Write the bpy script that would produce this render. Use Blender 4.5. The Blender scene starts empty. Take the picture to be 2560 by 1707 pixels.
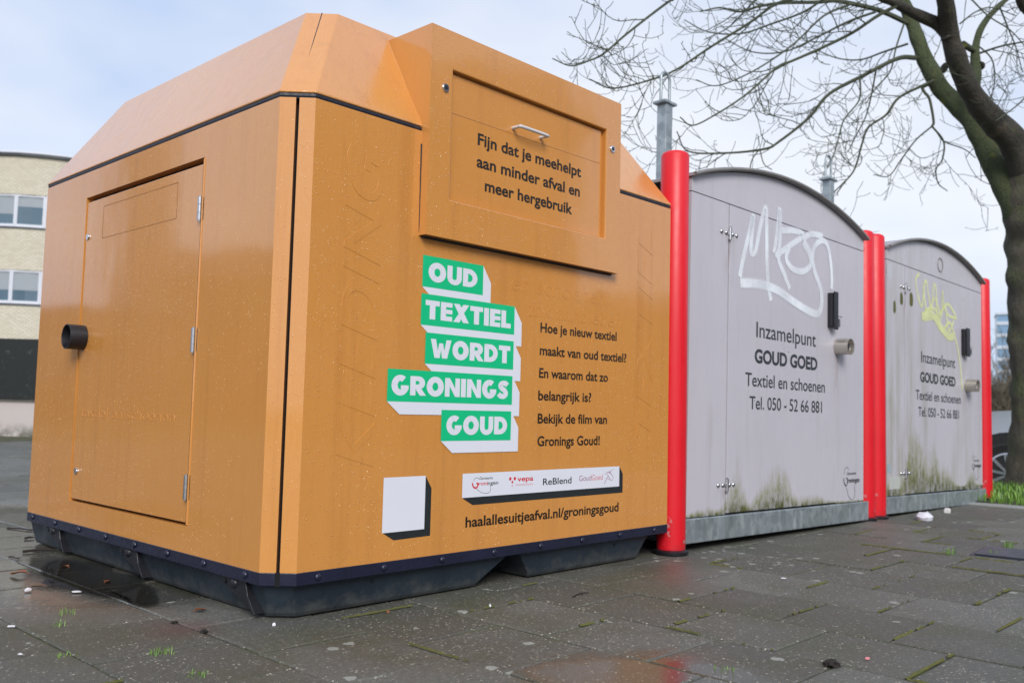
import bpy, bmesh, math, random
from mathutils import Vector, Matrix, noise
R = math.radians
S = bpy.context.scene
COL = S.collection
rnd = random.Random(7)

# ------------------------------------------------------------------ camera
CAM = Vector((-1.3805, -2.1788, 0.603))
RT = Vector((0.68704757, -0.72621028, 0.02417154))
UP = Vector((-0.07016946, -0.03320134, 0.99698241))
FW = Vector((0.72321634, 0.68667045, 0.07376868))
FPX = 2274.83
cd = bpy.data.cameras.new('camera'); cam = bpy.data.objects.new('camera', cd); COL.objects.link(cam)
m3 = Matrix((RT, UP, -FW)).transposed()
cam.matrix_world = Matrix.Translation(CAM) @ m3.to_4x4()
cd.sensor_width = 36; cd.lens = FPX/2560*36; cd.clip_start = 0.05; cd.clip_end = 2000
cd.dof.use_dof = True; cd.dof.focus_distance = 2.75; cd.dof.aperture_fstop = 4.5
S.camera = cam

def at(x, y, t):
    """point at forward depth t seen in the photograph's direction x, y"""
    return CAM + t*(FW + RT*((x-1280)/FPX) - UP*((y-853.5)/FPX))
def gnd(x, y, z=0.0):
    d = FW + RT*((x-1280)/FPX) - UP*((y-853.5)/FPX)
    t = (z-CAM.z)/d.z
    return CAM + d*t

# ------------------------------------------------------------------ light
SUN_DIR = Vector((-0.58, -0.72, 0.62)).normalized()          # towards the sun
el = math.asin(SUN_DIR.z); az = math.atan2(SUN_DIR.x, SUN_DIR.y)
W = bpy.data.worlds.new('World'); S.world = W; W.use_nodes = True
wt = W.node_tree; wt.nodes.clear()
def wn(t, **k):
    n = wt.nodes.new(t)
    for a, b in k.items(): setattr(n, a, b)
    return n
wo = wn('ShaderNodeOutputWorld'); wb = wn('ShaderNodeBackground'); wb.inputs[1].default_value = 0.1
sk = wn('ShaderNodeTexSky', sky_type='NISHITA'); sk.sun_disc = False
sk.sun_elevation = el; sk.sun_rotation = az
tc = wn('ShaderNodeTexCoord')
mp = wn('ShaderNodeMapping'); mp.inputs['Scale'].default_value = (1, 1, 2.2); mp.inputs['Location'].default_value = (0.35, 0.1, 0.0)
nz = wn('ShaderNodeTexNoise'); nz.inputs['Scale'].default_value = 1.9; nz.inputs['Detail'].default_value = 4; nz.inputs['Roughness'].default_value = 0.5
cr = wn('ShaderNodeValToRGB')
cr.color_ramp.elements[0].position = 0.30; cr.color_ramp.elements[0].color = (3.6, 4.75, 7.0, 1)
cr.color_ramp.elements[1].position = 0.62; cr.color_ramp.elements[1].color = (7.0, 7.2, 7.7, 1)
mx = wn('ShaderNodeMix', data_type='RGBA'); mx.inputs[0].default_value = 0.88
wt.links.new(tc.outputs['Generated'], mp.inputs[0]); wt.links.new(mp.outputs[0], nz.inputs['Vector'])
# a brighter, thinner bank of cloud stands to the north-east
dt = wn('ShaderNodeVectorMath', operation='DOT_PRODUCT'); dt.inputs[1].default_value = (.66, .66, .36)
nm_ = wn('ShaderNodeVectorMath', operation='NORMALIZE'); wt.links.new(tc.outputs['Generated'], nm_.inputs[0]); wt.links.new(nm_.outputs[0], dt.inputs[0])
br_ = wn('ShaderNodeMapRange'); br_.inputs[1].default_value = .80; br_.inputs[2].default_value = 1.0; br_.inputs[3].default_value = -.04; br_.inputs[4].default_value = .20
wt.links.new(dt.outputs['Value'], br_.inputs[0])
ad_ = wn('ShaderNodeMath', operation='ADD'); wt.links.new(nz.outputs['Fac'], ad_.inputs[0]); wt.links.new(br_.outputs[0], ad_.inputs[1]); wt.links.new(ad_.outputs[0], cr.inputs[0])
wt.links.new(sk.outputs[0], mx.inputs['A']); wt.links.new(cr.outputs[0], mx.inputs['B'])
wt.links.new(mx.outputs['Result'], wb.inputs[0]); wt.links.new(wb.outputs[0], wo.inputs[0])
sl = bpy.data.lights.new('sun', 'SUN'); sl.energy = 2.1; sl.angle = R(28); sl.color = (1, .96, .9)
so = bpy.data.objects.new('sun', sl); COL.objects.link(so)
so.rotation_euler = SUN_DIR.to_track_quat('Z', 'Y').to_euler(); so.location = SUN_DIR*30
S.view_settings.view_transform = 'Standard'; S.view_settings.look = 'None'
S.view_settings.exposure = 0.46; S.view_settings.gamma = 1
S.render.engine = 'CYCLES'
S.cycles.max_bounces = 6; S.cycles.transparent_max_bounces = 12

# ------------------------------------------------------------------ mesh helpers
class MB:
    def __init__(s): s.v = []; s.f = []; s.uv = {}
    def add(s, vs, fs):
        o = len(s.v); s.v += [Vector(p) for p in vs]; s.f += [[i+o for i in f] for f in fs]; return s
    def quad(s, a, b, c, d): return s.add([a, b, c, d], [[0, 1, 2, 3]])
    def poly(s, pts): return s.add(pts, [list(range(len(pts)))])
    def box(s, a, b):
        x0, y0, z0 = a; x1, y1, z1 = b
        return s.add([(x0,y0,z0),(x1,y0,z0),(x1,y1,z0),(x0,y1,z0),(x0,y0,z1),(x1,y0,z1),(x1,y1,z1),(x0,y1,z1)],
            [[0,3,2,1],[4,5,6,7],[0,1,5,4],[1,2,6,5],[2,3,7,6],[3,0,4,7]])
    def prism(s, pts, d):
        """closed polygon pts swept along vector d"""
        n = len(pts); d = Vector(d); P = [Vector(p) for p in pts]
        return s.add(P + [p+d for p in P], [list(range(n))[::-1], list(range(n, 2*n))] + [[i, (i+1) % n, n+(i+1) % n, n+i] for i in range(n)])
    def loft(s, rings, closed=True, caps=(True, True)):
        n = len(rings[0]); vs = [p for r in rings for p in r]; fs = []
        for k in range(len(rings)-1):
            for i in range(n if closed else n-1):
                j = (i+1) % n; fs.append([k*n+i, k*n+j, (k+1)*n+j, (k+1)*n+i])
        if closed and caps[0]: fs.append(list(range(n))[::-1])
        if closed and caps[1]: fs.append([(len(rings)-1)*n+i for i in range(n)])
        return s.add(vs, fs)
    def tube(s, pts, rad, sides=8, caps=True, wob=0.0):
        P = [Vector(p) for p in pts]; n = len(P)
        rs = rad if isinstance(rad, (list, tuple)) else [rad]*n
        t = (P[1]-P[0]).normalized(); u = t.orthogonal().normalized(); rings = []
        for k in range(n):
            tt = (P[min(k+1, n-1)]-P[max(k-1, 0)])
            tt = tt.normalized() if tt.length > 1e-9 else t
            u = (u - tt*u.dot(tt)); u = u.normalized() if u.length > 1e-6 else tt.orthogonal().normalized()
            w = tt.cross(u); ring = []
            for i in range(sides):
                a = 2*math.pi*i/sides; q = u*math.cos(a)+w*math.sin(a); r = rs[k]
                if wob: r *= 1+wob*noise.noise(Vector((P[k]+q*r)*6))
                ring.append(P[k]+q*r)
            rings.append(ring)
        return s.loft(rings, True, (caps, caps))
    def cyl(s, a, b, r, sides=24, r2=None): return s.tube([a, b], [r, r if r2 is None else r2], sides)
    def dome(s, c, n, r, h=None, sides=10, rings=4):
        c = Vector(c); n = Vector(n).normalized(); u = n.orthogonal().normalized(); w = n.cross(u); h = r if h is None else h
        L = []
        for k in range(rings):
            a = k/rings*math.pi/2
            L.append([c+n*(h*math.sin(a))+(u*math.cos(2*math.pi*i/sides)+w*math.sin(2*math.pi*i/sides))*(r*math.cos(a)) for i in range(sides)])
        o = len(s.v); s.loft(L, True, (True, False)); top = c+n*h
        b = o+(rings-1)*sides; s.v.append(top); t = len(s.v)-1
        s.f += [[b+i, b+(i+1) % sides, t] for i in range(sides)]
        return s
    def build(s, name, mat, parent=None, shift=(0, 0, 0), smooth=None, bevel=0, uv=None):
        me = bpy.data.meshes.new(name); sh = Vector(shift)
        me.from_pydata([v-sh for v in s.v], [], s.f); me.update()
        bm = bmesh.new(); bm.from_mesh(me)
        if smooth is not False and not s.uv: bmesh.ops.recalc_face_normals(bm, faces=bm.faces) if smooth != 'keep' else None
        bm.to_mesh(me); bm.free()
        if smooth and smooth != 'keep':
            for p in me.polygons: p.use_smooth = True
            try: me.set_sharp_from_angle(angle=R(smooth if not isinstance(smooth, bool) else 40))
            except Exception: pass
        if s.uv:
            l = me.uv_layers.new(name='UVMap')
            for lp in me.loops: l.data[lp.index].uv = s.uv.get(lp.vertex_index, (0, 0))
        me.materials.append(mat)
        o = bpy.data.objects.new(name, me); COL.objects.link(o)
        if parent: o.parent = parent
        if bevel:
            b = o.modifiers.new('bevel', 'BEVEL'); b.width = bevel; b.segments = 2; b.limit_method = 'ANGLE'; b.angle_limit = R(25)
            b.harden_normals = False
        return o
def tag(o, label, cat, group=None, kind=None):
    if label: o['label'] = label
    if cat: o['category'] = cat
    if group: o['group'] = group
    if kind: o['kind'] = kind
    return o
def thing(name, label, cat, loc=(0, 0, 0), rot=(0, 0, 0), group=None):
    o = bpy.data.objects.new(name, None); COL.objects.link(o); o.location = loc; o.rotation_euler = rot
    o.empty_display_size = .1
    return tag(o, label, cat, group)
def catmull(pts, n=6):
    P = [Vector(p) for p in pts]; Q = [P[0]*2-P[1]]+P+[P[-1]*2-P[-2]]; out = []
    for i in range(1, len(Q)-2):
        a, b, c, d = Q[i-1:i+3]
        for k in range(n):
            t = k/n
            out.append(.5*((2*b)+(c-a)*t+(2*a-5*b+4*c-d)*t*t+(3*b-a-3*c+d)*t**3))
    out.append(P[-1]); return out

# ------------------------------------------------------------------ material helpers
class NT:
    def __init__(s, name):
        s.m = bpy.data.materials.new(name); s.m.use_nodes = True; s.t = s.m.node_tree; s.t.nodes.clear()
        s.out = s.n('ShaderNodeOutputMaterial'); s.p = s.n('ShaderNodeBsdfPrincipled'); s.l(s.p.outputs[0], s.out.inputs[0])
        s.tc = s.n('ShaderNodeTexCoord')
    def n(s, t, **k):
        x = s.t.nodes.new(t)
        for a, b in k.items(): setattr(x, a, b)
        return x
    def l(s, a, b): s.t.links.new(a, b)
    def setp(s, **k):
        for a, b in k.items():
            i = s.p.inputs[a.replace('_', ' ')]
            if hasattr(b, 'node'): s.l(b, i)
            else: i.default_value = (*b, 1) if isinstance(b, tuple) and len(b) == 3 else b
        return s
    def co(s, scale=(1, 1, 1), loc=(0, 0, 0), src='Object'):
        mp = s.n('ShaderNodeMapping'); mp.inputs['Scale'].default_value = scale; mp.inputs['Location'].default_value = loc
        s.l(s.tc.outputs[src], mp.inputs[0]); return mp.outputs[0]
    def noise(s, scale=5, detail=4, rough=.55, vec=None, dist=0):
        x = s.n('ShaderNodeTexNoise'); x.inputs['Scale'].default_value = scale; x.inputs['Detail'].default_value = detail
        x.inputs['Roughness'].default_value = rough; x.inputs['Distortion'].default_value = dist
        s.l(vec if vec else s.tc.outputs['Object'], x.inputs['Vector']); return x.outputs['Fac']
    def voro(s, scale, vec=None, feat='F1'):
        x = s.n('ShaderNodeTexVoronoi', feature=feat); x.inputs['Scale'].default_value = scale
        s.l(vec if vec else s.tc.outputs['Object'], x.inputs['Vector']); return x
    def ramp(s, f, *st):
        r = s.n('ShaderNodeValToRGB'); e = r.color_ramp.elements
        while len(e) < len(st): e.new(.5)
        for i, (p, c) in enumerate(st):
            e[i].position = p; e[i].color = (c, c, c, 1) if not isinstance(c, tuple) else (*c, 1)
        s.l(f, r.inputs[0]); return r.outputs[0]
    def mr(s, f, a, b, c=0, d=1, smooth=False):
        r = s.n('ShaderNodeMapRange'); r.interpolation_type = 'SMOOTHSTEP' if smooth else 'LINEAR'; r.clamp = True if not smooth else True
        for i, v in zip(range(1, 5), (a, b, c, d)): r.inputs[i].default_value = v
        s.l(f, r.inputs[0]); return r.outputs[0]
    def mix(s, f, a, b):
        r = s.n('ShaderNodeMix', data_type='RGBA')
        for i, v in ((0, f), ('A', a), ('B', b)):
            if hasattr(v, 'node'): s.l(v, r.inputs[i])
            else: r.inputs[i].default_value = (*v, 1) if isinstance(v, tuple) else ((v, v, v, 1) if i in ('A', 'B') else v)
        return r.outputs['Result']
    def ma(s, op, a, b=None, c=None, clamp=False):
        r = s.n('ShaderNodeMath', operation=op); r.use_clamp = clamp
        for i, v in enumerate((a, b, c)):
            if v is None: continue
            if hasattr(v, 'node'): s.l(v, r.inputs[i])
            else: r.inputs[i].default_value = v
        return r.outputs[0]
    def sep(s, v=None):
        r = s.n('ShaderNodeSeparateXYZ'); s.l(v if v else s.tc.outputs['Object'], r.inputs[0]); return r.outputs
    def bump(s, h, strength=.3, dist=.01, prev=None):
        b = s.n('ShaderNodeBump'); b.inputs['Strength'].default_value = strength; b.inputs['Distance'].default_value = dist
        s.l(h, b.inputs['Height'])
        if prev is not None: s.l(prev, b.inputs['Normal'])
        return b.outputs[0]
def simple(name, col, rough=.5, metal=0, spec=.5, var=.15, vs=8, bump=0, bs=60):
    t = NT(name); f = t.noise(vs, 5)
    c = t.mix(f, tuple(x*(1-var) for x in col), tuple(min(1, x*(1+var)) for x in col))
    t.setp(Base_Color=c, Metallic=metal, Specular_IOR_Level=spec)
    t.setp(Roughness=t.mr(t.noise(vs*3, 3), .3, .7, max(.02, rough*.8), min(1, rough*1.2)))
    if bump: t.setp(Normal=t.bump(t.noise(bs, 4), bump, .004))
    return t.m

def drops(t, scale, keep, amp, prev=None, rad=.42):
    """rain drops: small domes scattered over a wet painted sheet"""
    v = t.voro(scale); v.inputs['Randomness'].default_value = 1
    sp = t.n('ShaderNodeSeparateColor'); t.l(v.outputs['Color'], sp.inputs[0])
    on = t.ma('LESS_THAN', sp.outputs[0], keep)
    r = t.ma('MULTIPLY', t.mr(sp.outputs[1], 0, 1, .35, 1), rad)
    q = t.ma('SUBTRACT', 1, t.ma('POWER', t.ma('DIVIDE', v.outputs['Distance'], r), 2))
    h = t.ma('MULTIPLY', t.ma('SQRT', t.ma('MAXIMUM', q, 0)), on)
    h = t.ma('MULTIPLY', h, r)
    return t.bump(h, 1.0, amp, prev)
def orange(name, wet=True, streak=False):
    t = NT(name)
    v = t.noise(2.2, 4, .5)
    c = t.mix(v, (.59, .250, .052), (.65, .285, .064))
    f = t.noise(240, 3, .6, t.co((1, 1, .15)))
    c = t.mix(t.mr(f, .35, .7, 0, .35), c, (.56, .215, .036))
    run = t.noise(16, 5, .7, t.co((1, 1, .05))); c = t.mix(t.mr(run, .52, .70, 0, .30), c, (.42, .165, .035))
    scf = t.noise(34, 5, .75, t.co((1, 1, .6))); c = t.mix(t.mr(scf, .735, .75, 0, .5), c, (.40, .20, .07))
    t.setp(Base_Color=c, Metallic=0.0, Specular_IOR_Level=.3, Coat_Weight=1.0, Coat_Roughness=.085, Coat_IOR=1.66)
    t.setp(Roughness=t.mr(t.noise(30, 4), .3, .7, .36, .5))
    b = t.bump(t.noise(2.5, 2), .10, .02)
    if streak: b = t.bump(t.noise(70, 4, .7, t.co((1, 1, .10))), .22, .004, b)
    if wet:
        b = drops(t, 150, .35, .0025, b, .36)
    t.setp(Normal=b); t.l(b, t.p.inputs['Coat Normal'])
    return t.m
M = {}
M['orange'] = orange('orange_paint'); M['orange_roof'] = orange('orange_paint_roof', True, True); M['orange_plain'] = orange('orange_paint_smooth', True)
M['dark'] = simple('dark_cavity', (.006, .006, .008), .7, var=.3)
M['seal'] = simple('rubber_seal', (.016, .016, .026), .45, var=.4, vs=30, bump=.4, bs=90)
M['skirt'] = simple('navy_strip', (.012, .014, .033), .28, var=.5, vs=9, bump=.25, bs=40)
M['black'] = simple('black_metal', (.012, .012, .016), .4, var=.4, vs=20, bump=.2, bs=120)
M['steel'] = simple('stainless_steel', (.55, .54, .55), .28, 1, var=.12, vs=40)
M['chrome'] = simple('chrome_lock', (.7, .7, .72), .12, 1, var=.08, vs=40)
M['white_bar'] = simple('white_enamel', (.62, .60, .60), .3, var=.06)
M['ink'] = simple('black_vinyl', (.016, .011, .007), .45, var=.2)
M['inkgrey'] = simple('dark_grey_vinyl', (.028, .033, .040), .5, var=.3, vs=20)
M['sticker_white'] = simple('white_vinyl', (.70, .71, .78), .35, var=.03)
M['green'] = simple('green_vinyl', (.006, .50, .21), .35, var=.06)
M['sticker_dark'] = simple('dark_vinyl', (.018, .022, .024), .4, var=.3, vs=30)
M['logo_red'] = simple('red_vinyl', (.62, .03, .045), .4, var=.05)
M['logo_pink'] = simple('pale_red_vinyl', (.66, .23, .25), .4, var=.05)
M['logo_mauve'] = simple('mauve_vinyl', (.36, .17, .25), .4, var=.05)
def galv(name, blue=0.0, dirt=.3):
    t = NT(name)
    v = t.voro(28); sp = t.n('ShaderNodeSeparateColor'); t.l(v.outputs['Color'], sp.inputs[0])
    c = t.mix(sp.outputs[0], (.26, .30, .32), (.40, .45, .47))
    st = t.noise(26, 5, .6, t.co((1, 1, .18)))
    c = t.mix(t.mr(st, .55, .75, 0, .6), c, (.62, .66, .66))
    d = t.noise(5, 6, .65)
    c = t.mix(t.mr(d, .5, .72, 0, dirt), c, (.09, .10, .06))
    t.setp(Base_Color=c, Metallic=.55, Roughness=t.mr(st, .3, .7, .35, .55), Normal=t.bump(t.noise(50, 4), .15, .004))
    return t.m
M['galv'] = galv('galvanised_steel')
t = NT('weathered_base_steel')                                   # blackened galvanised base
c = t.mix(t.noise(6, 6, .7, t.co((1, 1, .5))), (.008, .012, .020), (.044, .064, .086))
z = t.sep()[2]
c = t.mix(t.mr(t.ma('ADD', t.noise(14, 6, .7), t.ma('MULTIPLY', z, -5)), .25, .6, 0, .55), c, (.15, .15, .135))
t.setp(Base_Color=c, Metallic=.3, Roughness=t.mr(t.noise(20, 4), .3, .7, .3, .5), Normal=t.bump(t.noise(30, 6, .7), .35, .006)); M['base'] = t.m

# ------------------------------------------------------------------ text
def text_mesh(body, offset=0.0, spacing=1.0, shear=0.0, ext=0.0, bev=0.0):
    c = bpy.data.curves.new('glyphs', 'FONT'); c.body = body; c.size = 1; c.offset = offset
    c.space_character = spacing; c.shear = shear; c.extrude = ext; c.bevel_depth = bev; c.resolution_u = 6
    o = bpy.data.objects.new('glyphs', c); COL.objects.link(o)
    dg = bpy.context.evaluated_depsgraph_get(); me = bpy.data.meshes.new_from_object(o.evaluated_get(dg))
    vs = [v.co.copy() for v in me.vertices]; fs = [list(p.vertices) for p in me.polygons]
    bpy.data.objects.remove(o); bpy.data.curves.remove(c); bpy.data.meshes.remove(me)
    return vs, fs
_cap = {}
def cap(offset):
    if offset not in _cap: _cap[offset] = max(v.y for v in text_mesh('H', offset)[0])-min(v.y for v in text_mesh('H', offset)[0])
    return _cap[offset]
def put_text(mb, body, O, U, V, x0, x1, z0, h, off=0.0, n=None, lift=0.0, bold=0.0, spacing=1.0, shear=0.0, ext=0, bev=0):
    """letters between x0 and x1 on the plane (O,U,V), base line at z0, cap height h"""
    vs, fs = text_mesh(body, bold, spacing, shear, ext, bev)
    a = min(v.x for v in vs); b = max(v.x for v in vs); k = (x1-x0)/(b-a); s = h/cap(bold)
    y0 = min(v.y for v in text_mesh('H', bold)[0])
    N = n if n is not None else U.cross(V)
    mb.add([O+U*(x0+(v.x-a)*k)+V*(z0+(v.y-y0)*s)+N*(lift+v.z) for v in vs], fs)
def stroke(mb, pts, w, O, U, V, N, lift, n=6, soft=False):
    """painted line of width w (or list) through plane points"""
    P = catmull([(p[0], p[1], 0) for p in pts], n) if len(pts) > 2 else [Vector((p[0], p[1], 0)) for p in pts]
    L = len(P); ws = [w]*L if not isinstance(w, (list, tuple)) else [w[0]+(w[1]-w[0])*i/(L-1) for i in range(L)]
    rows = []
    cs = (-1, -.55, 0, .55, 1) if soft else (-1, 1)
    base = len(mb.v)
    for i in range(L):
        d = P[min(i+1, L-1)]-P[max(i-1, 0)]; d = d.normalized() if d.length > 1e-9 else Vector((1, 0, 0)); q = Vector((-d.y, d.x, 0))
        for cc in cs:
            p = P[i]+q*(ws[i]/2*cc); mb.v.append(O+U*p.x+V*p.y+N*lift)
            if soft: mb.uv[len(mb.v)-1] = ((i+.5)/L, .5+cc/2)
    k = len(cs)
    for i in range(L-1):
        for j in range(k-1):
            mb.f.append([base+i*k+j, base+(i+1)*k+j, base+(i+1)*k+j+1, base+i*k+j+1])

X, Y, Z = Vector((1, 0, 0)), Vector((0, 1, 0)), Vector((0, 0, 1))
# ================================================================== SETTING
RE = [0.83-.33*k for k in range(30, 0, -1)]+[.83, 1.155, 1.505, 1.88, 2.28]+[2.28+.345*k for k in range(1, 11)]   # slab rows
PX0, PX1 = RE[0], 5.66
def terrain_z(x): 
    u = min(1, max(0, (x-7.2)/2.0)); return -.36*u*u*(3-2*u)
# ground under everything
g = MB()
xs = [-400, -60, -20, -9, 0, 5, 5.7, 6.5, 7.2, 7.6, 8, 8.4, 8.8, 9.2, 10, 14, 30, 100, 400]
ys = [-400, -60, -20, -8, -4, 0, 4, 8, 15, 30, 80, 400]
for i, x in enumerate(xs):
    for y in ys: g.v.append(Vector((x, y, terrain_z(x)-.0045)))
for i in range(len(xs)-1):
    for j in range(len(ys)-1):
        a = i*len(ys)+j; g.f.append([a, a+len(ys), a+len(ys)+1, a+1])
t = NT('joint_earth')
f = t.noise(9, 6, .65); 
c = t.mix(t.mr(f, .42, .6), (.045, .042, .034), (.10, .11, .035))
t.setp(Base_Color=c, Roughness=.9, Normal=t.bump(t.noise(140, 5, .7), .8, .01))
tag(g.build('ground', t.m, smooth='keep'), None, None, kind='structure')
# asphalt beyond the slabs (square in front of the building, road behind the verge)
a = MB(); 
for (x0, y0, x1, y1) in ((-40, 11.2, 60, 70), (-40, -40, PX0-.02, 11.2)): a.quad((x0, y0, -.012), (x1, y0, -.012), (x1, y1, -.012), (x0, y1, -.012))
t = NT('wet_asphalt'); c = t.mix(t.noise(200, 3), (.04, .042, .045), (.085, .088, .092)); c = t.mix(t.mr(t.noise(.8, 5), .4, .65), c, (.05, .052, .05))
t.setp(Base_Color=c, Roughness=t.mr(t.noise(.6, 4), .4, .6, .25, .6), Normal=t.bump(t.noise(160, 4), .4, .004)); M['asphalt'] = t.m
tag(a.build('square', M['asphalt'], smooth='keep'), None, None, kind='structure')
a = MB(); a.quad((9.3, -60, -.375), (40, -60, -.375), (40, 11, -.375), (9.3, 11, -.375))
tag(a.build('road', M['asphalt'], smooth='keep'), None, None, kind='structure')

# slabs
pv = MB(); r2 = random.Random(3)
for i in range(len(RE)-1):
    x0, x1 = RE[i], min(RE[i+1], PX1)
    if x1-x0 < .05: continue
    off = -.04 if i % 2 else .125
    wide = .012
    y = -9+off
    yy = -9*.333 + off
    k = -26
    while True:
        y0 = k*.333+(0.13 if i % 2 == (RE.index(1.155) % 2) else -.035); k += 1
        if y0 > 11: break
        y1 = y0+.333
        cx, cy = (x0+x1)/2, (y0+y1)/2
        gp = r2.uniform(.0012, .0034); dz = r2.gauss(0, .0010); tx, ty = r2.gauss(0, .005), r2.gauss(0, .005)
        if .1 < cx < 9 and r2.random() < .06: dz += r2.uniform(-.004, .002)
        def zz(x, y): return dz+tx*(x-cx)*.5+ty*(y-cy)*.5
        b = .006; jx = [r2.uniform(-.003, .003) for _ in range(4)]
        o = len(pv.v); A = [(x0+gp+jx[0], y0+gp), (x1-gp+jx[1], y0+gp), (x1-gp+jx[2], y1-gp), (x0+gp+jx[3], y1-gp)]
        In = [(x0+gp+b, y0+gp+b), (x1-gp-b, y0+gp+b), (x1-gp-b, y1-gp-b), (x0+gp+b, y1-gp-b)]
        pv.v += [Vector((p[0], p[1], -.03)) for p in A]+[Vector((p[0], p[1], zz(*p)-.003)) for p in A]+[Vector((p[0], p[1], zz(*p))) for p in In]
        pv.f += [[o+8, o+9, o+10, o+11]]
        for q in range(4):
            w = (q+1) % 4
            pv.f += [[o+4+q, o+4+w, o+8+w, o+8+q], [o+q, o+w, o+4+w, o+4+q]]
t = NT('wet_concrete_slabs')
geo = t.n('ShaderNodeNewGeometry'); ri = geo.outputs['Random Per Island']
pos = geo.outputs['Position']
base = t.mix(ri, (.118, .115, .094), (.205, .204, .180))
base = t.mix(t.mr(t.noise(1.1, 5, .6, pos), .45, .66, 0, .6), base, (.128, .110, .074))
base = t.mix(t.mr(t.noise(2.3, 6, .65, pos), .48, .70, 0, .7), base, (.088, .102, .042))           # algae film
fine = t.noise(260, 4, .65, pos)
base = t.mix(t.mr(fine, .35, .65, 0, 1), t.mix(.62, base, (.012, .012, .012)), base)
mid = t.noise(90, 3, .7, pos); base = t.mix(t.mr(mid, .36, .58, .42, 0), base, (.045, .045, .04))
base = t.mix(t.mr(mid, .60, .72, 0, .5), base, (.34, .33, .28))
base = t.mix(t.mr(t.noise(7, 6, .7, pos), .55, .72, 0, .45), base, (.06, .058, .05))
vv = t.voro(115, pos); sp = t.n('ShaderNodeSeparateColor'); t.l(vv.outputs['Color'], sp.inputs[0])
chip = t.ma('MULTIPLY', t.ma('LESS_THAN', vv.outputs['Distance'], t.mr(sp.outputs[2], 0, 1, .14, .36)), t.ma('LESS_THAN', sp.outputs[0], t.mr(t.noise(6, 3, .5, pos),   .35, .65, .18, .55)))
base = t.mix(t.ma('MULTIPLY', chip, .95), base, t.mix(sp.outputs[1], (.14, .135, .115), (.50, .46, .38)))
# pale lichen spots near the first bollard, on the slabs to the right
ps = t.sep(pos)
dx = t.ma('SUBTRACT', ps[0], 2.12); dy = t.ma('SUBTRACT', ps[1], -.33)
dd = t.ma('SQRT', t.ma('ADD', t.ma('MULTIPLY', dx, dx), t.ma('MULTIPLY', dy, dy)))
l2 = t.voro(17, pos); sp2 = t.n('ShaderNodeSeparateColor'); t.l(l2.outputs['Color'], sp2.inputs[0])
lich = t.ma('LESS_THAN', t.ma('ADD', l2.outputs['Distance'], t.ma('MULTIPLY', t.noise(60, 4, .6, pos), .5)), .52)
lich = t.ma('MULTIPLY', lich, t.ma('LESS_THAN', sp2.outputs[0], t.mr(dd, .1, .5, .75, .05)))
base = t.mix(t.ma('MULTIPLY', lich, .75), base, (.36, .37, .33))
# reddish stain by the corner
dx = t.ma('SUBTRACT', ps[0], -.19); dy = t.ma('SUBTRACT', ps[1], .14)
dd = t.ma('ADD', t.ma('SQRT', t.ma('ADD', t.ma('MULTIPLY', dx, dx), t.ma('MULTIPLY', dy, dy))), t.ma('MULTIPLY', t.noise(9, 4, .6, pos), .12))
base = t.mix(t.mr(dd, .08, .2, .6, 0), base, (.10, .045, .045))
# puddled water film: smoother and darker where it stands
wetn = t.noise(.9, 3, .5, pos)
def blob(cx, cy, r, soft):
    dx = t.ma('SUBTRACT', ps[0], cx); dy = t.ma('SUBTRACT', ps[1], cy)
    d = t.ma('ADD', t.ma('SQRT', t.ma('ADD', t.ma('MULTIPLY', dx, dx), t.ma('MULTIPLY', dy, dy))), t.ma('MULTIPLY', t.ma('SUBTRACT', t.noise(5, 4, .6, pos), .5), .35))
    return t.mr(d, r, r+soft, 1, 0, True)
wet = t.ma('MAXIMUM', blob(.32, -1.02, .22, .2), t.mr(wetn, .56, .74, 0, .45, True))
wet = t.ma('MAXIMUM', wet, blob(-.2, 2.6, .8, .8))
wet = t.ma('MAXIMUM', wet, blob(-.06, .80, .26, .30)); wet = t.ma('MAXIMUM', wet, blob(-.10, 1.2, .26, .28))
base = t.mix(t.ma('MULTIPLY', wet, .60), base, t.mix(.5, base, (.01, .009, .008)))
rough = t.mix(wet, t.mr(fine, .3, .7, .50, .72), .11)
t.setp(Base_Color=base, Roughness=rough, Specular_IOR_Level=.5)
b1 = t.n('ShaderNodeBump'); b1.inputs['Distance'].default_value = .004; t.l(t.noise(330, 4, .65, pos), b1.inputs['Height']); t.l(t.mr(wet, 0, 1, .75, .05), b1.inputs['Strength'])
t.setp(Normal=b1.outputs[0]); M['slab'] = t.m
tag(pv.build('pavement', t.m, smooth='keep'), None, None, kind='structure')
# moss that has filled the joints, only here and there up to the slab faces
mo = MB(); r3 = random.Random(11)
def moss_strip(p, q, w):
    p, q = Vector((*p, 0)), Vector((*q, 0)); n = max(3, int((q-p).length/.008)); d = (q-p).normalized(); s = Vector((-d.y, d.x, 0))
    ph = r3.uniform(0, 50); row = None
    for i in range(n+1):
        c = p+(q-p)*(i/n); m = noise.noise(Vector((c.x*5, c.y*5, ph)))+.13+.5*noise.noise(Vector((c.x*38, c.y*38, ph)))
        ok = m > 0
        if ok:
            wl = w*(.35+m)*r3.uniform(.5, 1.3); wr = w*(.35+m)*r3.uniform(.5, 1.3)
            cur = len(mo.v); mo.v += [c+s*wl+Z*.0004, c+s*wl*.4+Z*r3.uniform(.002, .006), c-s*wr*.4+Z*r3.uniform(.002, .006), c-s*wr+Z*.0004]
            if row is not None:
                for j in range(3): mo.f.append([row+j, cur+j, cur+j+1, row+j+1])
            row = cur
        else: row = None
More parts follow.
